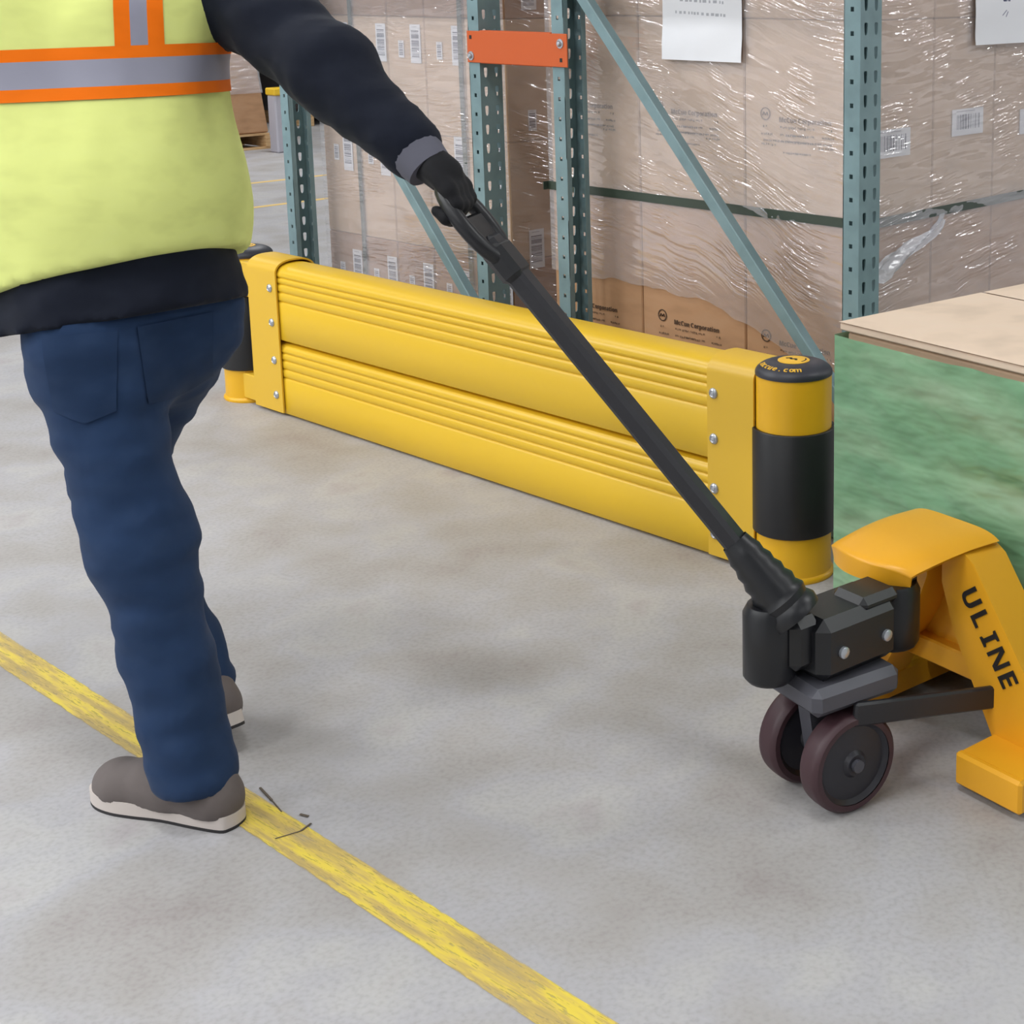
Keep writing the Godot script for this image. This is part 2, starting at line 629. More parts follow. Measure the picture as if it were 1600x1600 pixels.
func film(alpha: float, size: Vector2, rough: float, s: int, slant: float, gain: Callable) -> StandardMaterial3D:
	# relief of long thin creases over a panel of this size in metres
	var n := 900
	var a := FastNoiseLite.new()
	a.seed = s
	a.frequency = 1.0
	a.fractal_octaves = 3
	var b := FastNoiseLite.new()
	b.seed = s + 1
	b.frequency = 1.0
	b.fractal_octaves = 2
	var h := PackedFloat32Array()
	h.resize(n * n)
	for j in n:
		for i in n:
			var x := size.x * i / n
			var y := size.y * j / n
			var wy := y + x * slant + 0.012 * b.get_noise_2d(x * 2.5 + 30.0, y * 3.0)
			var r := absf(a.get_noise_2d(x * 2.6, wy * 38.0))
			var q := absf(b.get_noise_2d(x * 7.0 + 60.0, wy * 60.0 + x * 4.0))
			var patch := smoothstep(-0.25, 0.35, b.get_noise_2d(x * 3.0 + 11.0, y * 4.0 + 5.0))
			h[j * n + i] = (0.0018 * maxf(0.0, 1.0 - r * 4.0) + 0.0011 * maxf(0.0, 1.0 - q * 3.5)) * patch * float(gain.call(x / size.x, y / size.y)) + 0.0016 * a.get_noise_2d(x * 1.6, wy * 22.0)
	var im := Image.create(n, n, false, Image.FORMAT_RGB8)
	for j in n:
		for i in n:
			var dx := (h[j * n + mini(i + 1, n - 1)] - h[j * n + maxi(i - 1, 0)]) / (2.0 * size.x / n)
			var dy := (h[mini(j + 1, n - 1) * n + i] - h[maxi(j - 1, 0) * n + i]) / (2.0 * size.y / n)
			var v := Vector3(-dx, dy, 1.0).normalized()
			im.set_pixel(i, j, Color(v.x * 0.5 + 0.5, v.y * 0.5 + 0.5, v.z * 0.5 + 0.5))
	var m := mat(Color(0.95, 0.94, 0.96, alpha), rough, 0.28)
	m.transparency = BaseMaterial3D.TRANSPARENCY_ALPHA
	m.normal_enabled = true
	m.normal_texture = ImageTexture.create_from_image(im)
	m.normal_scale = 1.0
	m.cull_mode = BaseMaterial3D.CULL_DISABLED
	return m


# ---------------------------------------------------------------- main
func _ready() -> void:
	rng.seed = 7
	# camera: 2350 px focal length; the photograph is an off-centre crop, so the lens is shifted
	var cam := Camera3D.new()
	cam.name = "camera"
	cam.projection = Camera3D.PROJECTION_FRUSTUM
	cam.near = 0.1
	cam.far = 100.0
	cam.size = 0.1 * 1600.0 / 2350.0
	cam.frustum_offset = Vector2(-436.0, -380.0) * 0.1 / 2350.0
	cam.position = Vector3(2.36631, 1.5, 2.81895)
	cam.rotation = Vector3(deg_to_rad(-10.8403), deg_to_rad(40.1144), 0)
	add_child(cam)
	cam.current = true

	var we := WorldEnvironment.new()
	we.name = "environment"
	var env := Environment.new()
	env.background_mode = Environment.BG_COLOR
	env.background_color = Color(0.5, 0.52, 0.55)
	env.tonemap_mode = Environment.TONE_MAPPER_LINEAR
	env.tonemap_exposure = 0.525
	env.sdfgi_enabled = true
	env.ssao_enabled = true
	env.ssil_enabled = true
	we.environment = env
	add_child(we)

	materials()
	# lamps: [x, z, height, energy]
	for l in [[-9.0, 6.5, 5.4, 62.0, "above the aisle left of the worker"], [-5.0, 6.5, 5.4, 40.0, "above the aisle behind the worker"], [-1.0, 6.5, 5.4, 24.0, "above the aisle, straight out from the rack end"], [3.0, 6.5, 5.4, 14.0, "above the aisle right of the camera"], [-11.0, 11.5, 5.4, 60.0, "over the far side of the hall, farthest left"], [-6.0, 11.5, 5.4, 60.0, "over the far side of the hall, second from the left"], [-1.0, 11.5, 5.4, 40.0, "over the far side of the hall, third from the left"], [4.0, 11.5, 5.4, 24.0, "over the far side of the hall, farthest right"], [-4.2, 2.2, 5.4, 20.0, "nearest the left half of the yellow guard"], [0.6, 2.2, 5.4, 12.0, "nearest the pallet jack"], [-8.5, -4.5, 5.4, 30.0, "above the lone far pallet"], [-13.0, -1.5, 5.4, 26.0, "above the dark wrapped loads"], [3.4, -2.6, 5.4, 16.0, "above the aisle side of the right load"], [9.0, -2.6, 5.4, 26.0, "over the right-hand aisle, away from the rack"], [9.0, 2.5, 5.4, 16.0, "over the right-hand aisle, nearer the camera"], [5.6, -12.5, 5.4, 60.0, "far down the right-hand aisle, nearest the racks"], [8.6, -12.0, 5.4, 60.0, "far down the right-hand aisle, middle one"], [12.0, -14.5, 5.4, 60.0, "far down the right-hand aisle, farthest right"]]:
		lamp(Vector3(l[0], l[2], l[1]), l[3], l[4])

	room()
	guard_barrier()
	rack_frames()
	right_load()
	left_load()
	background()
	pallet_jack()
	jack_load()
	worker()


func lamp(at: Vector3, energy: float, where: String) -> void:
	var t := thing("ceiling_lamp", "long white hanging warehouse lamp " + where, "lamp", at, 0.0, "hanging lamps")
	var g := Geo.new()
	g.box(Vector3(0, 0.06, 0), Vector3(1.9, 0.1, 0.7), 0.01)
	put("housing", g, M.housing, t)
	var e := Geo.new()
	e.box(Vector3(0, 0.0, 0), Vector3(1.8, 0.02, 0.6), 0.0)
	put("diffuser", e, M.lamp, t)
	for x in [-0.7, 0.7]:
		var h := Geo.new()
		h.tube([Vector3(x, 0.1, 0), Vector3(x, 7.0 - at.y, 0)], [0.008, 0.008], 6)
		put("hanger", h, M.zinc, t)
	var a := AreaLight3D.new()
	a.name = "glow"
	a.area_size = Vector2(1.8, 0.6)
	a.light_color = Color(0.985, 0.995, 1.0)
	a.light_energy = energy
	a.area_range = 40.0
	a.area_attenuation = 2.0
	a.shadow_enabled = true
	t.add_child(a)
	a.position = Vector3(0, -0.02, 0)
	a.rotation.x = -PI / 2


func room() -> void:
	var g := Geo.new()
	g.box(Vector3(-4, -0.1, -4), Vector3(40, 0.2, 40), 0.0)
	struct("floor", g, M.concrete, "pale grey worn concrete warehouse floor", "floor")
	g = Geo.new()
	g.box(Vector3(-4, 7.1, -4), Vector3(40, 0.2, 40), 0.0)
	struct("ceiling", g, M.ceiling, "white warehouse ceiling high above the racks", "ceiling")
	var sides := {"wall_left": [Vector3(-24.1, 3.5, -4), Vector3(0.2, 7.2, 40)], "wall_right": [Vector3(16.1, 3.5, -4), Vector3(0.2, 7.2, 40)], "wall_back": [Vector3(-4, 3.5, -24.1), Vector3(40, 7.2, 0.2)], "wall_front": [Vector3(-4, 3.5, 16.1), Vector3(40, 7.2, 0.2)]}
	for s in sides:
		g = Geo.new()
		g.box(sides[s][0], sides[s][1], 0.0)
		struct(s, g, M.wall, "plain light grey warehouse wall on the %s side" % s.trim_prefix("wall_"), "wall")
	# worn yellow aisle line under the worker's shoe: thin paint with ragged, scuffed cover
	var im := Image.create(2048, 96, false, Image.FORMAT_RGBA8)
	var na := FastNoiseLite.new()
	na.seed = 3
	na.frequency = 0.012
	na.fractal_octaves = 5
	var nb := FastNoiseLite.new()
	nb.seed = 5
	nb.frequency = 0.09
	nb.fractal_octaves = 3
	for y in 96:
		for x in 2048:
			var w := na.get_noise_2d(x * 0.8, y * 2.0)
			var s := nb.get_noise_2d(x * 0.5 + y * 0.6, y * 1.4)
			var edge := minf(y, 95 - y) / 6.0 + nb.get_noise_2d(x * 0.6, 900.0 if y < 48 else 300.0) * 0.7
			var a := clampf(0.93 + w * 0.55 + s * 0.2, 0.45, 0.98)
			if s > 0.34:
				a *= 0.55
			a *= clampf(edge + 0.45, 0.0, 1.0)
			var fresh := clampf(w * 2.0 + s * 0.8 + 0.3, 0.0, 1.0)
			var c := rgb(214, 186, 104).lerp(rgb(232, 208, 78), fresh)
			im.set_pixel(x, y, Color(c.r, c.g, c.b, a))
	var lm := mat(Color.WHITE, 0.5)
	lm.albedo_texture = ImageTexture.create_from_image(im)
	lm.transparency = BaseMaterial3D.TRANSPARENCY_ALPHA
	g = Geo.new()
	g.quad(Vector3(-3.0, 0.0012, 1.566), Vector3(3.4, 0.0012, 1.566), Vector3(3.4, 0.0012, 1.487), Vector3(-3.0, 0.0012, 1.487), Vector2(0, 1), Vector2(1, 1), Vector2(1, 0), Vector2(0, 0))
	struct("floor_marking", g, lm, "worn yellow line painted on the floor under the standing shoe", "floor line")
	# two faint lines across the far floor
	var fm := mat(rgb(226, 192, 118), 0.6)
	var k := 0
	for x in [-8.0, -6.86]:
		g = Geo.new()
		g.box(Vector3(x, 0.0005, -2.2), Vector3(0.06, 0.002, 8.0), 0.0)
		struct("floor_marking", g, fm, ["thin faded yellow floor line nearest the far grey guard post", "thin faded yellow floor line nearer the rack, in front of the other thin line"][k], "floor line")
		k += 1
	# scuffs on the floor beside the line
	var sc := mat(rgb(96, 86, 76), 0.9)
	g = Geo.new()
	for s in [[Vector3(-0.082, 0.002, 1.471), Vector3(-0.024, 0.002, 1.481), 0.0025], [Vector3(-0.024, 0.002, 1.481), Vector3(0.025, 0.002, 1.491), 0.0014], [Vector3(0.095, 0.002, 1.547), Vector3(0.108, 0.002, 1.504), 0.0014], [Vector3(0.108, 0.002, 1.504), Vector3(0.10, 0.002, 1.478), 0.0022], [Vector3(0.058, 0.002, 1.474), Vector3(0.076, 0.002, 1.468), 0.003]]:
		g.tube([s[0], s[1]], [s[2], s[2]], 5, true, 0.3)
	struct("floor_marking", g, sc, "short dark scuffs beside the yellow line behind the shoe heel", "scuff")


# ---------------------------------------------------------------- yellow guard
func bolt(parent: Node3D, at: Vector3, r := 0.0145) -> void:
	var g := Geo.new()
	var t := Transform3D(Basis(Vector3.RIGHT, PI / 2), at)
	g.lathe([Vector2(0.0, 0.007), Vector2(r * 0.35, 0.0065), Vector2(r * 0.45, 0.0045), Vector2(r * 0.6, 0.0068), Vector2(r * 0.85, 0.005), Vector2(r, 0.002), Vector2(r, 0.0)].duplicate(), 16, t)
	# the profile runs from the tip outwards: flip so it faces out
	var o := put("bolt", g, M.zinc, parent)
	o.set_meta("label", "zinc button-head bolt")


func guard_barrier() -> void:
	var L := 2.594
	var t := thing("rack_guard", "yellow ribbed plastic rack-end guard between two black-sleeved posts", "guard rail")
	for i in 2:
		var x := -L * i
		var tf := Transform3D(Basis(), Vector3(x, 0, 0))
		var g := Geo.new()
		g.lathe([Vector2(0.0, 0.0), Vector2(0.103, 0.0), Vector2(0.105, 0.006), Vector2(0.103, 0.012), Vector2(0.0975, 0.016), Vector2(0.0965, 0.03), Vector2(0.0965, 0.525), Vector2(0.095, 0.53), Vector2(0.0, 0.53)], 64, tf)
		var post := put("post", g, M.yellow_paint, t)
		g = Geo.new()
		g.lathe([Vector2(0.0970, 0.12), Vector2(0.104, 0.12), Vector2(0.1065, 0.1225), Vector2(0.1065, 0.3895), Vector2(0.1045, 0.392), Vector2(0.0975, 0.392)], 64, tf)
		put("sleeve", g, M.rubber, post).set_meta("label", "black rubber sleeve")
		g = Geo.new()
		var dome := [Vector2(0.0985, 0.5285), Vector2(0.0985, 0.533)]
		for k in 9:
			var a := (k + 1) / 10.0 * PI / 2
			dome.append(Vector2(0.04 + 0.0585 * cos(a), 0.533 + 0.028 * sin(a)))
		dome.append(Vector2(0.0, 0.561))
		g.lathe(dome, 64, tf)
		var cap := put("cap", g, M.cap, post)
		cap.set_meta("label", "black domed plastic cap")
		g = Geo.new()
		g.lathe([Vector2(0.0405, 0.559), Vector2(0.0405, 0.562), Vector2(0.037, 0.5635), Vector2(0.0, 0.5635)], 40, tf)
		put("cap_badge", g, M.print_yellow, post).set_meta("label", "yellow round badge with a dark mark")
		# dark wave mark on the badge
		g = Geo.new()
		for s in [[-0.022, 0.004, -0.013, -0.006], [-0.013, -0.006, -0.006, 0.004], [-0.006, 0.004, 0.003, -0.006], [0.003, -0.006, 0.011, 0.004]]:
			g.tube([Vector3(x + s[0], 0.5636, s[1]), Vector3(x + s[2], 0.5636, s[3])], [0.0035, 0.0035], 6, true, 0.3)
		for k in 7:
			var a0 := -0.2 + k * 0.16
			g.tube([Vector3(x + 0.031 * cos(a0), 0.5636, -0.031 * sin(a0)), Vector3(x + 0.031 * cos(a0 + 0.16), 0.5636, -0.031 * sin(a0 + 0.16))], [0.002, 0.002], 5, true, 0.3)
		put("mark", g, M.print_black, post)
		# lettering around the dome, reading from outside
		var txt := "mccue.com"
		for c in txt.length():
			var ang := deg_to_rad(-41.0 + c * 11.0)
			var tm := TextMesh.new()
			tm.text = txt[c]
			tm.font = bold_font()
			tm.font_size = 32
			tm.pixel_size = 0.00075
			tm.depth = 0.0012
			var lt := put("lettering", tm, M.print_yellow, post)
			var rr := 0.077
			var out := Vector3(sin(ang), 0, cos(ang))
			var nup := (Vector3.UP * 0.945 + out * 0.326).normalized()
			var yy := (-out * 0.945 + Vector3.UP * 0.326).normalized()
			lt.transform = Transform3D(Basis(yy.cross(nup), yy, nup), Vector3(x, 0.5545, 0) + out * rr)
	# rails: one board below, one above, extruded with three ribs each and a rounded top
	for b in 2:
		var pts := PackedVector2Array()
		var y0: float = [0.007, 0.272][b]
		var y1: float = [0.259, 0.503][b]
		var gr: Array = [[0.226, 0.200, 0.169, 0.138], [0.494, 0.472, 0.443, 0.410]][b]
		var w := 0.07
		var face := [[w - 0.004, y0], [w, y0 + 0.004]]
		for k in range(3, -1, -1):
			var gy: float = gr[k]
			face.append([w, gy - 0.006])
			face.append([w - 0.003, gy - 0.0025])
			face.append([w - 0.0055, gy])
			face.append([w - 0.003, gy + 0.0025])
			face.append([w, gy + 0.0075])
		if b == 0:
			face.append_array([[w, y1 - 0.022], [w - 0.003, y1 - 0.012], [w - 0.01, y1 - 0.004], [w - 0.02, y1]])
		else:
			for k in 13:
				var a := k / 12.0 * PI / 2
				face.append([w * pow(cos(a), 0.75) if k < 12 else 0.0, y1 + 0.037 * sin(a)])
		for p in face:
			pts.append(Vector2(p[0], p[1]))
		for k in range(face.size() - 1, -1, -1):
			if face[k][0] > 0.001:
				pts.append(Vector2(-face[k][0], face[k][1]))
		var g := Geo.new()
		# local x -> world z, local z -> world x
		g.extrude(pts, -L + 0.12, -0.19, Transform3D(Basis(Vector3(0, 0, 1), Vector3(0, 1, 0), Vector3(-1, 0, 0)), Vector3(-L, 0, 0)), 0.7)
		put("rail_board", g, M.yellow, t).set_meta("label", ["lower ribbed yellow board", "upper ribbed yellow board with rounded top"][b])
	# end brackets: folded plate over the rails
	for i in 2:
		var pts := PackedVector2Array()
		var w := 0.08
		var th := 0.006
		var outer := [Vector2(w, 0.012)]
		var inner := [Vector2(w - th, 0.012)]
		for k in 25:
			var a := k / 24.0 * PI
			outer.append(Vector2(w * signf(cos(a)) * pow(absf(cos(a)), 0.75), 0.509 + 0.044 * sin(a)))
			inner.append(Vector2((w - th) * signf(cos(a)) * pow(absf(cos(a)), 0.75), 0.509 + (0.044 - th) * sin(a)))
		outer.append(Vector2(-w, 0.012))
		inner.append(Vector2(-w + th, 0.012))
		inner.reverse()
		for p in outer:
			pts.append(p)
		for p in inner:
			pts.append(p)
		var xa: float = [-0.226, -L + 0.066][i]
		var xb: float = [-0.066, -L + 0.330][i]
		if i == 1:
			xa = -2.445
			xb = -2.265
		var g := Geo.new()
		# the far part of each bracket narrows where the sleeve swells; the plate itself is straight
		g.extrude(pts, -xb, -xa, Transform3D(Basis(Vector3(0, 0, 1), Vector3(0, 1, 0), Vector3(-1, 0, 0)), Vector3.ZERO), 0.7)
		# web plates that run on to the post above and below the sleeve
		var xe: float = [-0.02, -L + 0.02][i]
		var x1: float = [xb, xa][i]
		for s in [[0.40, 0.525], [0.02, 0.112]]:
			g.box(Vector3((xe + x1) / 2, (s[0] + s[1]) / 2, 0.0), Vector3(absf(x1 - xe), s[1] - s[0], 0.146), 0.003)
		var br := put("end_bracket", g, M.bracket, t)
		br.set_meta("label", "folded yellow steel bracket over the rail end")
		for y in [0.455, 0.333, 0.198, 0.073]:
			bolt(br, Vector3([-0.203, -2.302][i], y, w))


func bold_font() -> SystemFont:
	if not M.has("font"):
		var f := SystemFont.new()
		f.font_names = PackedStringArray(["Droid Sans"])
		f.font_weight = 700
		M.font = f
	return M.font


# ---------------------------------------------------------------- rack
func upright(t: Node3D, x0: float, web_right: bool, first: float, label := "") -> void:
	# C section 52 wide (X) and 90 deep (Z, from -0.27 back); the wide perforated web faces +X or -X
	var w := 0.054
	var dp := 0.09
	var H := 2.3
	var th := 0.0028
	var zf := -0.27
	var pitch := 0.0617
	var tear := PackedVector2Array()
	for p in [[-0.0075, 0.012], [-0.005, 0.0155], [0.005, 0.0155], [0.0075, 0.012], [0.0065, -0.006], [0.0048, -0.0135], [0.002, -0.0165], [-0.002, -0.0165], [-0.0048, -0.0135], [-0.0065, -0.006]]:
		tear.append(Vector2(p[0], p[1]))
	tear.reverse()
	var sq := PackedVector2Array([Vector2(-0.0055, -0.006), Vector2(0.0055, -0.006), Vector2(0.0055, 0.006), Vector2(-0.0055, 0.006)])
	var g := Geo.new()
	var hx := w * 0.5
	# front flange (+Z) and back flange (-Z)
	g.perforated(H, pitch, first, [[0.0, w, sq, hx]], th, Transform3D(Basis(), Vector3(x0, 0, zf)))
	g.perforated(H, pitch, first, [[0.0, w, sq, hx]], th, Transform3D(Basis(Vector3.UP, PI), Vector3(x0 + w, 0, zf - dp)))
	# web
	var cols := [[0.0, dp * 0.5, tear, dp * 0.26], [dp * 0.5, dp, tear, dp * 0.74]]
	if web_right:
		g.perforated(H, pitch, first + 0.012, cols, th, Transform3D(Basis(Vector3.UP, PI / 2), Vector3(x0 + w, 0, zf)))
	else:
		g.perforated(H, pitch, first + 0.012, cols, th, Transform3D(Basis(Vector3.UP, -PI / 2), Vector3(x0, 0, zf - dp)))
	# lips at the open side
	var lx := x0 + th * 0.5 if web_right else x0 + w - th * 0.5
	var lip := 0.04 if web_right else 0.018
	g.box(Vector3(lx, H / 2, zf - lip / 2), Vector3(th, H, lip), 0.0)
	g.box(Vector3(lx, H / 2, zf - dp + 0.009), Vector3(th, H, 0.018), 0.0)
	var p := put("upright", g, M.teal, t)
	if label:
		p.set_meta("label", label)
	var b := Geo.new()
	b.box(Vector3(x0 + hx, 0.004, zf - dp / 2), Vector3(0.13, 0.008, 0.15), 0.002)
	put("base_plate", b, M.teal, p)


func rack_frames() -> void:
	var defs := [[-0.058, -1.194, 0.935, 0.896, "teal perforated steel rack frame behind the right half of the yellow guard"], [-1.602, -2.737, 0.950, 0.770, "teal perforated steel rack frame behind the left half of the yellow guard"]]
	for f in defs:
		var t := thing("pallet_rack", f[4], "rack frame", Vector3.ZERO, 0.0, "rack frames at the end of the row")
		upright(t, f[0], true, f[2])
		upright(t, f[1], false, f[3])
		var xr: float = f[0] + 0.02
		var xl: float = f[1] + 0.04
		for s in [[Vector3(xl, 1.52, -0.312), Vector3(xr, 0.315, -0.312), "diagonal_brace"], [Vector3(xl, 1.56, -0.315), Vector3(xr, 1.56, -0.315), "cross_brace"], [Vector3(xl, 0.24, -0.315), Vector3(xr, 0.24, -0.315), "cross_brace"]]:
			var g := Geo.new()
			var tf := aim(s[0], s[1], Vector3(0, 0, 1))
			var len: float = s[0].distance_to(s[1])
			g.box(tf * Vector3(0, len / 2, 0), Vector3(0.036, len, 0.036), 0.003, tf.basis)
			put(s[2], g, M.teal, t)
	# orange row spacer bolted across the two inner uprights
	var t2 := thing("row_spacer", "orange steel plate bolted across the two middle uprights", "row spacer")
	var g2 := Geo.new()
	var pts := PackedVector2Array([Vector2(-1.602, 1.242), Vector2(-1.122, 1.242), Vector2(-1.122, 1.343), Vector2(-1.602, 1.343)])
	g2.box(Vector3(-1.361, 1.2915, -0.2662), Vector3(0.482, 0.101, 0.004), 0.001)
	g2.box(Vector3(-1.371, 1.342, -0.285), Vector3(0.34, 0.004, 0.034), 0.001)
	g2.box(Vector3(-1.371, 1.241, -0.285), Vector3(0.34, 0.004, 0.034), 0.001)
	put("plate", g2, M.orange, t2)
	for p in [[-1.583, 1.262], [-1.150, 1.312]]:
		var b := Geo.new()
		var tf2 := Transform3D(Basis(Vector3.RIGHT, PI / 2), Vector3(p[0], p[1], -0.2642))
		b.lathe([Vector2(0.0, 0.012), Vector2(0.006, 0.011), Vector2(0.009, 0.007), Vector2(0.0095, 0.003), Vector2(0.015, 0.0025), Vector2(0.015, 0.0)], 12, tf2)
		put("bolt", b, M.zinc, t2)
	for p in [[-1.583, 1.322], [-1.148, 1.262]]:
		var b := Geo.new()
		b.box(Vector3(p[0], p[1], -0.264), Vector3(0.011, 0.012, 0.0012), 0.0)
		put("bolt_hole", b, M.dark, t2)


# ---------------------------------------------------------------- loads
func pallet(label: String, at: Vector3, w: float, d: float, turn := 0.0) -> Node3D:
	var t := thing("wooden_pallet", label, "pallet", at, turn)
	var n := 7
	for i in n:
		var g := Geo.new()
		g.box(Vector3(-w / 2 + w / n * (i + 0.5), 0.134, 0), Vector3(w / n - 0.03, 0.02, d), 0.002)
		put("deck_board", g, M.wood, t)
	for i in 3:
		var g := Geo.new()
		g.box(Vector3(0, 0.071, (i - 1) * (d / 2 - 0.025)), Vector3(w, 0.104, 0.045), 0.002)
		put("stringer", g, M.wood, t)
	for i in 3:
		var g := Geo.new()
		g.box(Vector3((i - 1) * (w / 2 - 0.06), 0.0095, 0), Vector3(0.1, 0.019, d), 0.002)
		put("bottom_board", g, M.wood, t)
	return t


func carton(label: String, c: Vector3, s: Vector3, m: Material, group: String) -> Node3D:
	var t := thing("carton", label, "carton", c - Vector3(0, s.y / 2, 0), 0.0, group)
	var g := Geo.new()
	g.box(Vector3(0, s.y / 2, 0), s - Vector3(0.003, 0.0015, 0.003), 0.004)
	put("body", g, m, t)
	return t


func sticker(parent: Node3D, c: Vector3, w: float, h: float, face: Vector3, m: Material, called := "label") -> void:
	var g := Geo.new()
	var x := Vector3.UP.cross(face)
	g.box(Vector3.ZERO, Vector3(w, h, 0.0006), 0.0)
	# re-map the front face only
	var q := Geo.new()
	q.quad(Vector3(-w / 2, -h / 2, 0.0004), Vector3(w / 2, -h / 2, 0.0004), Vector3(w / 2, h / 2, 0.0004), Vector3(-w / 2, h / 2, 0.0004))
	q.quad(Vector3(w / 2, -h / 2, 0), Vector3(-w / 2, -h / 2, 0), Vector3(-w / 2, h / 2, 0), Vector3(w / 2, h / 2, 0))
	var o := put(called, q, m, parent)
	o.transform = Transform3D(Basis(x, Vector3.UP, face), c + face * 0.0012)


func print_block() -> ImageTexture:
	# small printed lines below the logo, too faint in the photograph to read
	var im := Image.create(512, 256, false, Image.FORMAT_RGBA8)
	im.fill(Color(0.29, 0.22, 0.17, 0.0))
	var r := RandomNumberGenerator.new()
	r.seed = 12
	for ln in [[10, 40, 70], [10, 150, 250], [52, 30, 95], [52, 150, 300], [52, 150, 470], [110, 30, 120], [150, 170, 270]]:
		var y: int = ln[0] + (36 if ln[2] == 470 else 0)
		var x: int = ln[1]
		while x < ln[2]:
			var w := r.randi_range(4, 11)
			im.fill_rect(Rect2i(x, y + r.randi_range(0, 3), w, r.randi_range(8, 13)), Color(0.27, 0.20, 0.15, 0.62))
			x += w + r.randi_range(2, 4) + (6 if r.randf() < 0.2 else 0)
	im.generate_mipmaps()
	return ImageTexture.create_from_image(im)


func carton_print(t: Node3D, o: Vector3, dim: float) -> void:
	# o = centre of the round logo on the +Z face, in the carton's own axes
	var ink := mat(rgb(64, 48, 38).lerp(rgb(186, 146, 112), dim), 0.8)
	var g := Geo.new()
	var tf := Transform3D(Basis(Vector3.RIGHT, PI / 2), o)
	g.lathe([Vector2(0.0155, 0.0002), Vector2(0.0155, 0.0012), Vector2(0.0185, 0.0012), Vector2(0.0185, 0.0002)].duplicate(), 28, tf)
	for s in [[-0.010, -0.005, -0.006, 0.005], [-0.006, 0.005, 0.0, -0.004], [0.0, -0.004, 0.006, 0.005], [0.006, 0.005, 0.010, -0.005]]:
		g.tube([o + Vector3(s[0], s[1], 0.0008), o + Vector3(s[2], s[3], 0.0008)], [0.0024, 0.0024], 5, true, 0.3)
	put("logo", g, ink, t)
	var tm := TextMesh.new()
	tm.text = "McCue Corporation"
	tm.font = bold_font()
	tm.font_size = 24
	tm.pixel_size = 0.00085
	tm.depth = 0.0006
	tm.horizontal_alignment = HORIZONTAL_ALIGNMENT_LEFT
	put("print", tm, ink, t).position = o + Vector3(0.05, -0.014, 0.0008)
	if not M.has("block"):
		var bm := mat(Color.WHITE, 0.8)
		bm.albedo_texture = print_block()
		bm.transparency = BaseMaterial3D.TRANSPARENCY_ALPHA
		M.block = bm
	sticker(t, o + Vector3(0.118, -0.092, 0.0), 0.30, 0.13, Vector3(0, 0, 1), M.block, "print")


func wrinkled(z_amp: float, s: int) -> FastNoiseLite:
	var nz := FastNoiseLite.new()
	nz.seed = s
	nz.frequency = 1.0
	nz.fractal_octaves = 4
	nz.noise_type = FastNoiseLite.TYPE_SIMPLEX_SMOOTH
	return nz


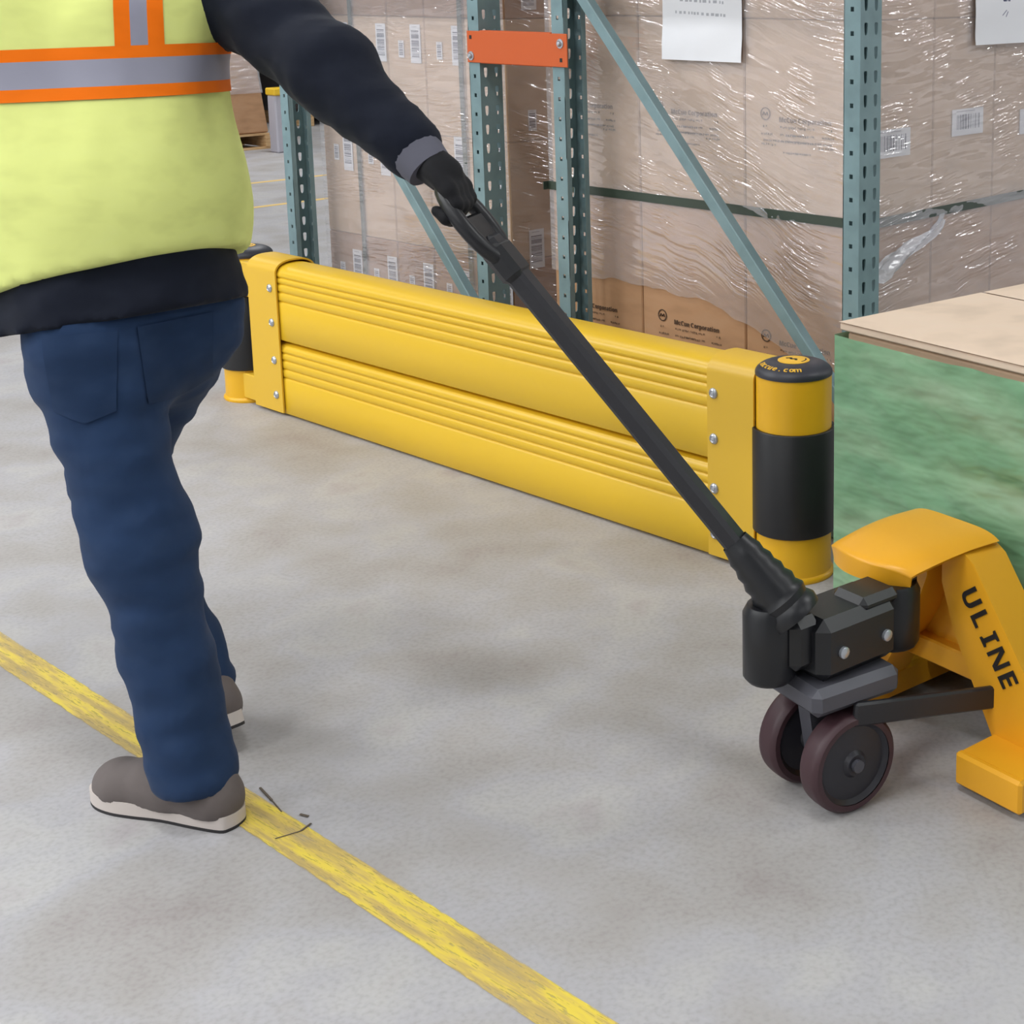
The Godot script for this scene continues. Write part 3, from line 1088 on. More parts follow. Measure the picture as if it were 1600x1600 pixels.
func right_load() -> void:
	var x0 := -1.387
	var x1 := -0.10
	var zf := -0.42
	pallet("wooden pallet under the tall printed cartons behind the right rack frame", Vector3((x0 + x1) / 2, 0, zf - 0.62), x1 - x0, 1.24)
	var ys := [0.148, 0.83, 1.395, 1.96]
	var xs := [x0, -0.975, -0.539, x1]
	var zs := [zf, -0.742, -1.062, -1.382, -1.66]
	var bx := ["left", "middle", "right"]
	var rows := ["bottom", "middle", "top"]
	var code := mat(Color.WHITE, 0.7)
	code.albedo_texture = barcode(128, 84, false, 5)
	for r in 3:
		for k in 4:
			for i in 3:
				if k > 0 and i < 2:
					continue
				var c := Vector3((xs[i] + xs[i + 1]) / 2, (ys[r] + ys[r + 1]) / 2, (zs[k] + zs[k + 1]) / 2)
				var s := Vector3(xs[i + 1] - xs[i], ys[r + 1] - ys[r], zs[k] - zs[k + 1])
				var lb := ""
				if k == 0 and i < 2:
					lb = "wrapped brown carton, %s row, %s of the printed front behind the right rack" % [rows[r], bx[i]]
				elif k == 0:
					lb = "wrapped brown corner carton, %s row, behind the rightmost teal upright" % rows[r]
				else:
					lb = "wrapped brown carton, %s row, %s behind the rightmost upright on the aisle side" % [rows[r], ["", "second", "third", "fourth"][k]]
				var t := carton(lb, c, s, M.carton if r == 0 else M.carton_pale, "cartons of the right wrapped load")
				if k == 0 and r < 2:
					var lo := Vector3([-1.33, -0.886, -0.458][i], [0.478, 1.128][r], zf) - t.position
					carton_print(t, Vector3(lo.x, lo.y, s.z / 2), 0.15 if r == 0 else 0.45)
				if i == 2 and r == 1:
					sticker(t, Vector3(s.x / 2, [1.058, 1.092, 1.07, 1.07][k] - t.position.y, [-0.545, -0.917, -1.29, -1.55][k] - t.position.z), 0.165, 0.078, Vector3(1, 0, 0), code)
	# brown tape up the corner
	var g := Geo.new()
	g.box(Vector3(-0.128, 1.5, zf + 0.0008), Vector3(0.05, 0.85, 0.0012), 0.0)
	g.box(Vector3(-0.0992, 1.5, zf - 0.02), Vector3(0.0012, 0.85, 0.045), 0.0)
	tag(put("corner_tape", g, M.tape), "tan tape running up the corner of the right wrapped load", "tape")
	# dark green strap round the load
	g = Geo.new()
	for s in [[Vector3(x0 - 0.008, 0.843, zf + 0.009), Vector3(x1 + 0.009, 0.843, zf + 0.009), 0], [Vector3(x1 + 0.009, 0.843, zf + 0.009), Vector3(x1 + 0.009, 0.843, -1.69), 1]]:
		var a: Vector3 = s[0]
		var b: Vector3 = s[1]
		g.box((a + b) / 2, Vector3(absf(a.x - b.x) + 0.002, 0.027, absf(a.z - b.z) + 0.002), 0.0)
	g.box(Vector3(x0 - 0.008, 0.843, -1.03), Vector3(0.002, 0.027, 1.28), 0.0)
	g.box(Vector3((x0 + x1) / 2, 0.843, -1.69), Vector3(x1 - x0 + 0.016, 0.027, 0.002), 0.0)
	tag(put("strap", g, M.strap), "dark green strap running level round the right wrapped load", "strap")
	# paper sheets
	paper(Vector3(-0.69, 1.415, zf + 0.016), 0.318, 0.29, Vector3(0, 0, 1), 1, "white paper sheet with faint grey lines on the front of the right load")
	paper(Vector3(x1 + 0.016, 1.455, -1.12), 0.40, 0.28, Vector3(1, 0, 0), 2, "white paper sheet with dark scribble on the aisle side of the right load")
	# the film: front, aisle side, and back and flue sides
	var t2 := thing("stretch_film", "clear glossy crumpled stretch film around the right carton load", "stretch film")
	var nz := wrinkled(1, 8)
	var e := 0.004
	g = Geo.new()
	g.sheet(110, 130, func(u: float, v: float) -> Vector3:
		var x := lerpf(x0 - e, x1 + e, u)
		var y := lerpf(lerpf(0.56, 0.42, smoothstep(0.45, 0.9, u)) + 0.02 * nz.get_noise_2d(u * 5.0, 3.0), 1.97, v)
		var yy := y + (x - x0) * 0.22
		var am := 0.0035 * smoothstep(0.0, 0.05, minf(u, 1.0 - u)) * smoothstep(0.1, 0.25, v)
		return Vector3(x, y, zf + e + 0.004 + am * (nz.get_noise_2d(x * 1.3, yy * 16.0) + 0.7 * nz.get_noise_2d(x * 5.0 + 40.0, y * 7.0 + x * 6.0))))
	put("film_panel", g, M.film, t2)
	g = Geo.new()
	g.sheet(110, 170, func(u: float, v: float) -> Vector3:
		var z := lerpf(zf + e, -1.66, u)
		var y := lerpf(0.2, 1.97, v)
		var am := 0.004 * smoothstep(0.0, 0.05, minf(u, 1.0 - u))
		return Vector3(x1 + e + 0.006 + am * (nz.get_noise_2d(z * 1.5 + 90.0, (y - z * 0.12) * 17.0) + 0.6 * nz.get_noise_2d(z * 6.0, y * 9.0)), y, z))
	put("film_panel", g, M.film_side, t2)
	# twisted tail of film hanging on the aisle side
	g = Geo.new()
	g.sheet(26, 14, func(u: float, v: float) -> Vector3:
		var wd := lerpf(0.03, 0.075, smoothstep(0.1, 0.9, u)) * (1.0 - 0.5 * smoothstep(0.85, 1.0, u))
		var cy := lerpf(0.805, 0.70, pow(u, 0.9)) + 0.02 * exp(-u * 9.0)
		var z := lerpf(-0.762, -0.43, u)
		return Vector3(x1 + 0.024 + 0.012 * sin(v * 7.0 + u * 9.0) * (1.0 - 0.4 * u) + 0.008 * nz.get_noise_2d(u * 6.0, v * 9.0 + 70.0), cy + (v - 0.5) * wd, z))
	put("film_tail", g, M.film_tail, t2).set_meta("label", "twisted white tail of film")


func paper(c: Vector3, w: float, h: float, face: Vector3, variant: int, label: String) -> void:
	var im := Image.create(256, 256, false, Image.FORMAT_RGB8)
	im.fill(rgb(232, 233, 238))
	var r := RandomNumberGenerator.new()
	r.seed = variant
	if variant == 1:
		for y in [24, 60, 96, 128]:
			var x := 40 + r.randi_range(0, 30)
			while x < 200:
				var wd := r.randi_range(4, 12)
				im.fill_rect(Rect2i(x, y + x / 24, wd, 7), rgb(176, 178, 186))
				x += wd + r.randi_range(3, 8)
	else:
		for y in [40, 96]:
			var x := 60
			while x < 230:
				var wd := r.randi_range(3, 7)
				im.fill_rect(Rect2i(x, y, wd, 8), rgb(186, 188, 196))
				x += wd + r.randi_range(4, 12)
		for k in 60:
			im.fill_rect(Rect2i(92 + r.randi_range(0, 22), 126 + r.randi_range(0, 14), r.randi_range(2, 7), 2), rgb(70, 72, 104))
		for k in 14:
			im.fill_rect(Rect2i(92 + k, 178 - k, 2, 2), rgb(100, 102, 130))
			im.fill_rect(Rect2i(104 + k / 2, 182 - k, 2, 2), rgb(100, 102, 130))
	im.generate_mipmaps()
	var m := mat(Color.WHITE, 0.7)
	m.albedo_texture = ImageTexture.create_from_image(im)
	var g := Geo.new()
	var x := Vector3.UP.cross(face)
	var nz := wrinkled(1, 20 + variant)
	for s in [0.0, -0.0006]:
		var sheet_g := Geo.new()
		sheet_g.sheet(16, 16, func(u: float, v: float) -> Vector3:
			return (Vector3(((1.0 - u if s < 0.0 else u) - 0.5) * w, (v - 0.5) * h, s + 0.004 * nz.get_noise_2d((1.0 - u if s < 0.0 else u) * 1.2, v * 2.0) + 0.006 * (1.0 - v) * (1.0 - v))))
		g.v.append_array(sheet_g.v)
		g.n.append_array(sheet_g.n)
		g.uv.append_array(sheet_g.uv)
	var o := put("paper_sheet", g, m)
	o.transform = Transform3D(Basis(x, Vector3.UP, face), c)
	tag(o, label, "paper", "paper sheets on the right load")


func left_load() -> void:
	var x0 := -2.70
	var x1 := -1.60
	var zf := -0.42
	pallet("wooden pallet under the barcoded cartons behind the left rack frame", Vector3((x0 + x1) / 2, 0, zf - 0.5), x1 - x0, 1.0)
	var ys := [0.148, 0.555, 0.965, 1.375, 1.785]
	var code := mat(Color.WHITE, 0.7)
	code.albedo_texture = barcode(64, 160, true, 3)
	var small := mat(Color.WHITE, 0.7)
	small.albedo_texture = barcode(48, 96, true, 8)
	var w := (x1 - x0) / 5.0
	var rows := ["bottom", "second", "third", "top"]
	var cols := ["far-left", "second", "middle", "fourth", "right-hand"]
	for r in 4:
		for k in 3:
			for i in 5:
				if k > 0 and i < 4:
					continue
				var dz := 0.34
				var c := Vector3(x0 + w * (i + 0.5), (ys[r] + ys[r + 1]) / 2, zf - dz * (k + 0.5))
				var s := Vector3(w, ys[r + 1] - ys[r], dz)
				var lb := "narrow barcoded carton, %s row, %s column of the left wrapped load" % [rows[r], cols[i]]
				if k > 0:
					lb = "narrow carton in the dark gap between loads, %s row, %s from the front" % [rows[r], ["", "second", "third"][k]]
				var t := carton(lb, c, s, M.carton_pale if (r == 2 or r == 1) and k == 0 else M.carton_dull, "cartons of the left wrapped load")
				if k == 0:
					var hh: float = [0.43, 0.883, 1.282, 1.70][r] - t.position.y
					var bigx: float = -w / 2 + [0.19, 0.165, 0.175, 0.18][r] + (0.01 if i % 2 else -0.005)
					sticker(t, Vector3(minf(bigx, w / 2 - 0.034), hh, dz / 2), 0.06, 0.135 if r != 1 else 0.17, Vector3(0, 0, 1), code)
					sticker(t, Vector3(-w / 2 + 0.085, hh - 0.02, dz / 2), 0.032, 0.06, Vector3(0, 0, 1), small)
				if i == 4 and k == 0:
					if r == 1:
						sticker(t, Vector3(w / 2, 0.592 - t.position.y, -0.526 - t.position.z), 0.066, 0.135, Vector3(1, 0, 0), code)
					if r == 2:
						sticker(t, Vector3(w / 2, 1.035 - t.position.y, -0.524 - t.position.z), 0.036, 0.07, Vector3(1, 0, 0), small)
					if r == 3:
						sticker(t, Vector3(w / 2, 1.45 - t.position.y, -0.524 - t.position.z), 0.066, 0.09, Vector3(1, 0, 0), code)
	var j := 0
	for x in [-2.468, -1.826]:
		var g := Geo.new()
		var nz := wrinkled(1, 30 + j)
		var pts := []
		for k in 15:
			var y := 0.15 + k * 0.1165
			pts.append(Vector3(x + 0.008 * sin(y * 3.1 + j), y, zf + 0.006))
		for k in 14:
			var a: Vector3 = pts[k]
			var b: Vector3 = pts[k + 1]
			var tf := aim(a, b, Vector3(1, 0, 0))
			g.box((a + b) / 2, Vector3(0.022, a.distance_to(b) + 0.001, 0.0014), 0.0, tf.basis)
		g.box(Vector3(x, 1.788, zf - 0.5), Vector3(0.022, 0.0014, 1.012), 0.0)
		tag(put("strap", g, M.strap), ["upright dark green strap on the left load, the one farther from the right corner", "upright dark green strap on the left load, beside the orange plate's end"][j], "strap", "upright straps on the left load")
		j += 1
	var t2 := thing("stretch_film", "hazy clear stretch film around the barcoded left carton load", "stretch film")
	var nz2 := wrinkled(1, 18)
	var g2 := Geo.new()
	var e := 0.004
	g2.sheet(100, 120, func(u: float, v: float) -> Vector3:
		var x := lerpf(x0 - e, x1 + e, u)
		var y := lerpf(0.2, 1.80, v)
		var am := 0.0035 * smoothstep(0.0, 0.05, minf(u, 1.0 - u))
		return Vector3(x, y, zf + e + 0.006 + am * (nz2.get_noise_2d(x * 1.3, y * 18.0) + 0.6 * nz2.get_noise_2d(x * 5.0, y * 8.0))))
	put("film_panel", g2, M.film_dull, t2)
	g2 = Geo.new()
	g2.sheet(60, 120, func(u: float, v: float) -> Vector3:
		var z := lerpf(zf + e, -1.44, u)
		var y := lerpf(0.2, 1.80, v)
		var am := 0.004 * smoothstep(0.0, 0.05, minf(u, 1.0 - u))
		return Vector3(x1 + e + 0.003 + am * (nz2.get_noise_2d(z * 3.0, y * 12.0)), y, z))
	put("film_panel", g2, M.film, t2)


# ---------------------------------------------------------------- far background
func background() -> void:
	pallet("wooden pallet with one wrapped carton, far off beside the vest", Vector3(-10.55, 0, -3.95), 1.0, 1.25)
	var t := thing("carton", "far brown carton half wrapped in film on its own pallet beside the vest", "carton", Vector3(-10.55, 0.148, -3.97))
	var g := Geo.new()
	var sh := Transform3D(Basis(Vector3(1, 0, 0), Vector3(0, 1, 0.13), Vector3(0, 0, 1)), Vector3.ZERO)
	g.box(Vector3(0, 0.36, 0), Vector3(0.95, 0.72, 1.12), 0.01, sh.basis)
	put("body", g, M.carton, t)
	g = Geo.new()
	var nz := wrinkled(1, 44)
	g.sheet(30, 30, func(u: float, v: float) -> Vector3:
		var y := lerpf(0.36, 0.725, v)
		return Vector3(0.484 + 0.006 * nz.get_noise_2d(u * 3.0, y * 22.0), y, lerpf(0.565, -0.565, u) + 0.13 * (y - 0.36)), Vector2(1, 1))
	put("film", g, M.film_dull, t)
	# grey guard post with a yellow cap
	t = thing("guard_post", "grey square guard post with yellow cap far behind the left upright", "guard post", Vector3(-9.72, 0, -4.47))
	g = Geo.new()
	g.box(Vector3(0, 0.255, 0), Vector3(0.13, 0.51, 0.13), 0.012)
	put("post", g, M.guard_grey, t)
	g = Geo.new()
	g.box(Vector3(0, 0.54, 0), Vector3(0.15, 0.065, 0.15), 0.01)
	put("cap", g, M.yellow, t)
	# dark film-wrapped loads under an orange beam, far bay
	var dk := mat(rgb(40, 36, 36), 0.45)
	var dg := mat(rgb(40, 54, 40), 0.5)
	var spec := [[Vector3(-12.2, 0, -6.6), Vector3(1.1, 1.5, 1.5), dk, "dark film-wrapped pallet load in the far bay beyond the arm"], [Vector3(-12.6, 0, -4.9), Vector3(1.1, 1.35, 1.2), dg, "dark green wrapped pallet load in the far bay behind the grey post"], [Vector3(-13.0, 0, -3.2), Vector3(1.1, 1.5, 1.3), dk, "dark film-wrapped pallet load in the far bay behind the vest"]]
	for s in spec:
		var o := thing("wrapped_load", s[3], "pallet load", s[0], 0.0, "dark wrapped loads in the far bay")
		var sz: Vector3 = s[1]
		g = Geo.new()
		g.box(Vector3(0, sz.y / 2 + 0.14, 0), Vector3(sz.x, sz.y, sz.z), 0.05)
		put("wrapping", g, s[2], o)
		g = Geo.new()
		for z in [-0.4, 0.0, 0.4]:
			g.box(Vector3(0, 0.07, z * sz.z), Vector3(sz.x, 0.14, 0.09), 0.004)
		put("skid", g, M.wood, o)
	t = thing("rack_beam", "orange load beam crossing above the dark loads in the far bay", "beam", Vector3(-11.5, 0, -4.8))
	g = Geo.new()
	g.box(Vector3(0, 1.66, 0), Vector3(0.05, 0.14, 6.2), 0.006)
	put("beam", g, mat(rgb(235, 160, 32), 0.5), t)
	for z in [-3.15, 3.15]:
		g = Geo.new()
		g.box(Vector3(0, 1.5, z), Vector3(0.09, 3.0, 0.09), 0.004)
		put("upright", g, M.teal, t)


# ---------------------------------------------------------------- pallet jack
func pallet_jack() -> void:
	# own axes: x to the near side, z the way it is pulled; origin under the near steer wheel
	var t := thing("pallet_jack", "yellow hand pallet jack with black pump carrying the green-wrapped load", "pallet jack", Vector3(0.807, 0, 0.799), deg_to_rad(-8.05))
	var cx := -0.065
	# steer wheels on one axle, turned a little
	var turn := Basis(Vector3.UP, deg_to_rad(-6.0))
	for s in [-1.0, 1.0]:
		var g := Geo.new()
		var ax := Transform3D(turn * Basis(Vector3(0, 0, 1), -PI / 2), Vector3(cx, 0.095, 0) + turn * Vector3(s * 0.065, 0, 0))
		g.lathe([Vector2(0.078, -0.026), Vector2(0.088, -0.026), Vector2(0.094, -0.02), Vector2(0.095, -0.012), Vector2(0.095, 0.012), Vector2(0.094, 0.02), Vector2(0.088, 0.026), Vector2(0.078, 0.026)], 48, ax)
		var wheel := put("steer_wheel", g, M.tyre, t)
		wheel.set_meta("label", "dark red tyred steer wheel")
		g = Geo.new()
		g.lathe([Vector2(0.0, -0.024), Vector2(0.02, -0.028), Vector2(0.026, -0.02), Vector2(0.07, -0.016), Vector2(0.078, -0.024), Vector2(0.079, 0.0), Vector2(0.078, 0.024), Vector2(0.07, 0.016), Vector2(0.026, 0.02), Vector2(0.02, 0.028), Vector2(0.0, 0.024)], 32, ax)
		put("hub", g, M.hub, wheel)
	# grey yoke over the wheels
	var gy := Geo.new()
	var side := PackedVector2Array([Vector2(-0.035, 0.08), Vector2(0.035, 0.08), Vector2(0.05, 0.17), Vector2(0.06, 0.25), Vector2(-0.10, 0.25), Vector2(-0.07, 0.17)])
	gy.extrude(side, -0.018, 0.018, Transform3D(turn * Basis(Vector3(0, 0, 1), Vector3(0, 1, 0), Vector3(-1, 0, 0)), Vector3(cx, 0, 0)))
	gy.box(Vector3(cx - 0.005, 0.228, -0.015), Vector3(0.18, 0.055, 0.20), 0.014, turn)
	gy.tube([Vector3(cx, 0.095, 0) + turn * Vector3(-0.1, 0, 0), Vector3(cx, 0.095, 0) + turn * Vector3(0.1, 0, 0)], [0.012, 0.012], 12)
	put("yoke", gy, M.jack_grey, t).set_meta("label", "grey steel wheel yoke")
	# pump: black body with reservoir, cylinder and pedal block
	var gp := Geo.new()
	gp.box(Vector3(cx + 0.0, 0.315, -0.03), Vector3(0.13, 0.12, 0.20), 0.02)
	gp.box(Vector3(cx + 0.01, 0.372, -0.09), Vector3(0.09, 0.03, 0.10), 0.012)
	gp.lathe([Vector2(0.0, 0.25), Vector2(0.05, 0.25), Vector2(0.055, 0.26), Vector2(0.055, 0.36), Vector2(0.048, 0.375), Vector2(0.0, 0.375)], 24, Transform3D(Basis(), Vector3(cx, 0, -0.17)))
	gp.lathe([Vector2(0.0, 0.36), Vector2(0.028, 0.36), Vector2(0.028, 0.385), Vector2(0.022, 0.392), Vector2(0.0, 0.392)], 20, Transform3D(Basis(), Vector3(cx, 0, -0.2)))
	put("pump", gp, M.jack_black, t).set_meta("label", "black hydraulic pump housing")
	var gh := Geo.new()
	gh.lathe([Vector2(0.0, 0.255), Vector2(0.040, 0.255), Vector2(0.048, 0.265), Vector2(0.048, 0.385), Vector2(0.040, 0.40), Vector2(0.0, 0.40)], 24, Transform3D(Basis(), Vector3(cx - 0.03, 0, 0.115)))
	gh.box(Vector3(cx - 0.015, 0.33, 0.075), Vector3(0.10, 0.10, 0.07), 0.015)
	put("pivot_block", gh, M.jack_black, t)
	for zz in [-0.09, 0.02]:
		var bolt_g := Geo.new()
		bolt_g.lathe([Vector2(0.011, 0.0), Vector2(0.011, 0.006), Vector2(0.008, 0.008), Vector2(0.0, 0.008)], 12, Transform3D(Basis(Vector3(0, 0, 1), -PI / 2), Vector3(cx + 0.065, 0.31, zz)))
		put("bolt", bolt_g, M.zinc, t)
	# tiller: boot, tube, loop handle; leans towards the worker's right hand
	var hand := t.transform.affine_inverse() * Vector3(0.188, 1.135, 1.182)
	var hub := Vector3(cx - 0.0, 0.385, 0.085)
	var dir := (hand - hub).normalized()
	var len := hub.distance_to(hand)
	var sidev := dir.cross(Vector3.UP).normalized()
	var tf := aim(hub, hand, sidev)
	var gb := Geo.new()
	var prof := [Vector2(0.0, -0.01), Vector2(0.052, -0.01)]
	for k in 6:
		var r := lerpf(0.054, 0.034, k / 5.0)
		prof.append(Vector2(r, 0.005 + k * 0.026))
		prof.append(Vector2(r * 0.86, 0.018 + k * 0.026))
	prof.append(Vector2(0.026, 0.165))
	gb.lathe(prof, 24, tf)
	var til_boot := put("tiller_boot", gb, M.jack_black, t)
	til_boot.set_meta("label", "ribbed black rubber boot")
	var gt := Geo.new()
	gt.box(tf * Vector3(0, len * 0.5, 0), Vector3(0.048, len - 0.22, 0.036), 0.008, tf.basis)
	put("tiller", gt, M.bar_black, t).set_meta("label", "black steel pulling bar")
	var gl := Geo.new()
	var loop := []
	for k in 25:
		var a := PI * 1.5 + TAU * k / 24.0
		loop.append(tf * Vector3(0.048 * cos(a), len - 0.075 + 0.085 * sin(a) , 0))
	var rr := []
	for k in 25:
		rr.append(0.0145)
	gl.tube(loop, rr, 12, false)
	gl.box(tf * Vector3(0, len - 0.165, 0), Vector3(0.066, 0.08, 0.044), 0.012, tf.basis)
	gl.box(tf * Vector3(0, len - 0.105, 0), Vector3(0.075, 0.09, 0.016), 0.006, tf.basis)
	put("loop_handle", gl, M.jack_black, t)
	# yellow hood and slanted legs
	var hood := Geo.new()
	var hw := 0.118
	hood.sheet(24, 18, func(u: float, v: float) -> Vector3:
		var x := (u - 0.5) * 2.0
		var crown := 1.0 - 0.30 * pow(absf(x), 3.0)
		# v 0 = lip bottom, rises over the front and back to the frame plate
		var z: float
		var y: float
		if v < 0.35:
			var q := v / 0.35
			z = -0.125 - 0.004 * q
			y = lerpf(0.378, 0.418, q)
		else:
			var q2 := (v - 0.35) / 0.65
			z = lerpf(-0.129, -0.38, q2)
			y = 0.418 + 0.022 * sin(minf(q2 * 1.25, 1.0) * PI / 2)
		return Vector3(lerpf(cx - 0.06, cx - 0.03, v) + lerpf(0.105, hw, smoothstep(0.0, 0.8, v)) * x, y - 0.015 * pow(absf(x), 5.0), z - 0.05 * pow(absf(x), 2.2) * (1.0 - v)))
	hood.sheet(24, 18, func(u: float, v: float) -> Vector3:
		var x := (0.5 - u) * 2.0
		var z: float
		var y: float
		if v < 0.35:
			var q := v / 0.35
			z = -0.131 - 0.004 * q
			y = lerpf(0.378, 0.412, q)
		else:
			var q2 := (v - 0.35) / 0.65
			z = lerpf(-0.135, -0.38, q2)
			y = 0.412 + 0.022 * sin(minf(q2 * 1.25, 1.0) * PI / 2)
		return Vector3(lerpf(cx - 0.06, cx - 0.03, v) + (lerpf(0.105, hw, smoothstep(0.0, 0.8, v)) - 0.004) * x, y - 0.015 * pow(absf(x), 5.0), z - 0.05 * pow(absf(x), 2.2) * (1.0 - v)))
	put("hood", hood, M.jack_yellow, t).set_meta("label", "yellow pressed hood")
	var leg_mesh := []
	for s in [1.0, -1.0]:
		var pl := PackedVector2Array()
		for p in [[0.02, 0.345], [0.055, 0.25], [0.17, 0.05], [0.33, 0.05], [0.33, 0.09], [0.20, 0.27], [0.10, 0.405], [0.07, 0.423], [0.02, 0.423]]:
			pl.append(Vector2(s * p[0], p[1]))
		var gg := Geo.new()
		gg.extrude(pl, -0.385, -0.29, Transform3D(Basis(), Vector3(cx, 0, 0)))
		leg_mesh.append(put("frame_leg", gg, M.jack_yellow, t))
	var bp := Geo.new()
	bp.extrude(PackedVector2Array([Vector2(-0.15, 0.17), Vector2(0.15, 0.17), Vector2(0.07, 0.43), Vector2(-0.07, 0.43)]), -0.385, -0.371, Transform3D(Basis(), Vector3(cx, 0, 0)))
	bp.box(Vector3(cx, 0.155, -0.36), Vector3(0.46, 0.05, 0.03), 0.004)
	put("back_plate", bp, M.jack_yellow, t)
	# dark letters down the near leg
	var word := "ULINE"
	var la := Vector3(cx + 0.085, 0.352, -0.288)
	var lb := Vector3(cx + 0.205, 0.185, -0.288)
	for i in word.length():
		var tm := TextMesh.new()
		tm.text = word[i]
		tm.font = bold_font()
		tm.font_size = 48
		tm.pixel_size = 0.0013
		tm.depth = 0.0012
		var lt := put("lettering", tm, M.print_black, leg_mesh[0])
		var dv := (lb - la).normalized()
		lt.transform = Transform3D(Basis(dv, Vector3(0, 0, 1).cross(dv), Vector3(0, 0, 1)), la.lerp(lb, (i + 0.5) / word.length()))
	# black push bar towards the near fork
	for s in [1.0, -1.0]:
		var gr := Geo.new()
		var pb := aim(Vector3(cx + s * 0.085, 0.19, 0.0), Vector3(cx + s * 0.155, 0.15, -0.30), Vector3(0, 1, 0))
		gr.box(pb * Vector3(0, 0.16, 0), Vector3(0.045, 0.34, 0.014), 0.004, pb.basis)
		put("push_bar", gr, M.bar_black, t)
	# forks with load rollers at their tips
	for s in [1.0, -1.0]:
		var gf := Geo.new()
		var sec := PackedVector2Array([Vector2(-0.08, 0.03), Vector2(-0.068, 0.03), Vector2(-0.068, 0.07), Vector2(0.068, 0.07), Vector2(0.068, 0.03), Vector2(0.08, 0.03), Vector2(0.08, 0.078), Vector2(0.072, 0.086), Vector2(-0.072, 0.086), Vector2(-0.08, 0.078)])
		gf.extrude(sec, -1.40, -0.20, Transform3D(Basis(), Vector3(cx + s * 0.235, -0.008, 0)))
		gf.box(Vector3(cx + s * 0.235, 0.045, -0.195), Vector3(0.16, 0.066, 0.02), 0.006)
		var fk := put("fork", gf, M.jack_yellow, t)
		var gw := Geo.new()
		for z in [-1.22, -1.31]:
			gw.lathe([Vector2(0.0, -0.035), Vector2(0.036, -0.035), Vector2(0.039, -0.03), Vector2(0.039, 0.03), Vector2(0.036, 0.035), Vector2(0.0, 0.035)], 24, Transform3D(Basis(Vector3(0, 0, 1), -PI / 2), Vector3(cx + s * 0.235, 0.04, z)))
		put("load_roller", gw, M.tyre, fk)
		var gs := Geo.new()
		gs.box(Vector3(cx + s * 0.235, 0.028, -0.45), Vector3(0.03, 0.014, 0.5), 0.003)
		put("push_rod", gs, M.bar_black, fk)


func jack_load() -> void:
	var jt := Transform3D(Basis(Vector3.UP, deg_to_rad(-8.05)), Vector3(0.807, 0, 0.799))
	var w := 0.92
	var d := 0.95
	var c := Vector3(-0.045, 0.0, -0.45 - d / 2)
	var t := thing("wooden_pallet", "wooden pallet raised on the jack forks under the green-wrapped load", "pallet", jt * Vector3(c.x, 0.088, c.z), deg_to_rad(-8.05))
	for i in 7:
		var g := Geo.new()
		g.box(Vector3(0, 0.11, -d / 2 + d / 7 * (i + 0.5)), Vector3(w, 0.018, d / 7 - 0.03), 0.002)
		put("deck_board", g, M.wood, t)
	for i in 3:
		var g := Geo.new()
		g.box(Vector3((i - 1) * (w / 2 - 0.025 if i != 1 else 0.0), 0.051, 0), Vector3(0.045 if i != 1 else 0.09, 0.1, d), 0.002)
		put("stringer", g, M.wood, t)
	# carton bulk with a folded lid
	var b := thing("bulk_carton", "large pale cardboard box with closed lid riding on the pallet jack", "carton", jt * Vector3(c.x, 0.208, c.z), deg_to_rad(-8.05))
	var gb := Geo.new()
	gb.box(Vector3(0, 0.268, 0), Vector3(w - 0.02, 0.536, d - 0.02), 0.008)
	put("body", gb, M.carton_pale, b)
	for s in [-1.0, 1.0]:
		var gl := Geo.new()
		gl.sheet(16, 16, func(u: float, v: float) -> Vector3:
			var x := (u - 0.5) * (w + 0.004)
			var z := lerpf(d / 2 + 0.002, 0.004, v) if s > 0.0 else lerpf(-0.004, -d / 2 - 0.002, v)
			return Vector3(x, 0.556 + 0.008 * sin(u * PI) * sin(v * PI), z))
		gl.box(Vector3(0, 0.545, s * (d / 4 + 0.002)), Vector3(w + 0.004, 0.016, d / 2 - 0.006), 0.003)
		put("lid_flap", gl, M.lid, b)
	# green film sleeve round the sides
	var f := thing("green_film", "translucent green stretch film wrapped round the box on the pallet jack", "stretch film", jt * Vector3(c.x, 0.0, c.z), deg_to_rad(-8.05))
	var nz := wrinkled(1, 66)
	var hw := w / 2 + 0.006
	var hd := d / 2 + 0.006
	for q in 4:
		var g := Geo.new()
		var bas := Basis(Vector3.UP, q * PI / 2)
		var half := hw if q % 2 == 0 else hd
		var off := hd if q % 2 == 0 else hw
		g.sheet(70, 60, func(u: float, v: float) -> Vector3:
			var x := (u - 0.5) * 2.0 * half
			var y := lerpf(0.10, 0.735, v)
			var am := 0.010 * smoothstep(0.0, 0.06, minf(u, 1.0 - u))
			return bas * Vector3(x, y, off + 0.004 + am * (nz.get_noise_2d(x * 2.2 + q * 30.0, y * 5.0 + x * 3.0) + 0.5 * nz.get_noise_2d(x * 7.0, y * 11.0 + q * 9.0))), Vector2(1, 1))
		put("film_panel", g, M.green_film, f)


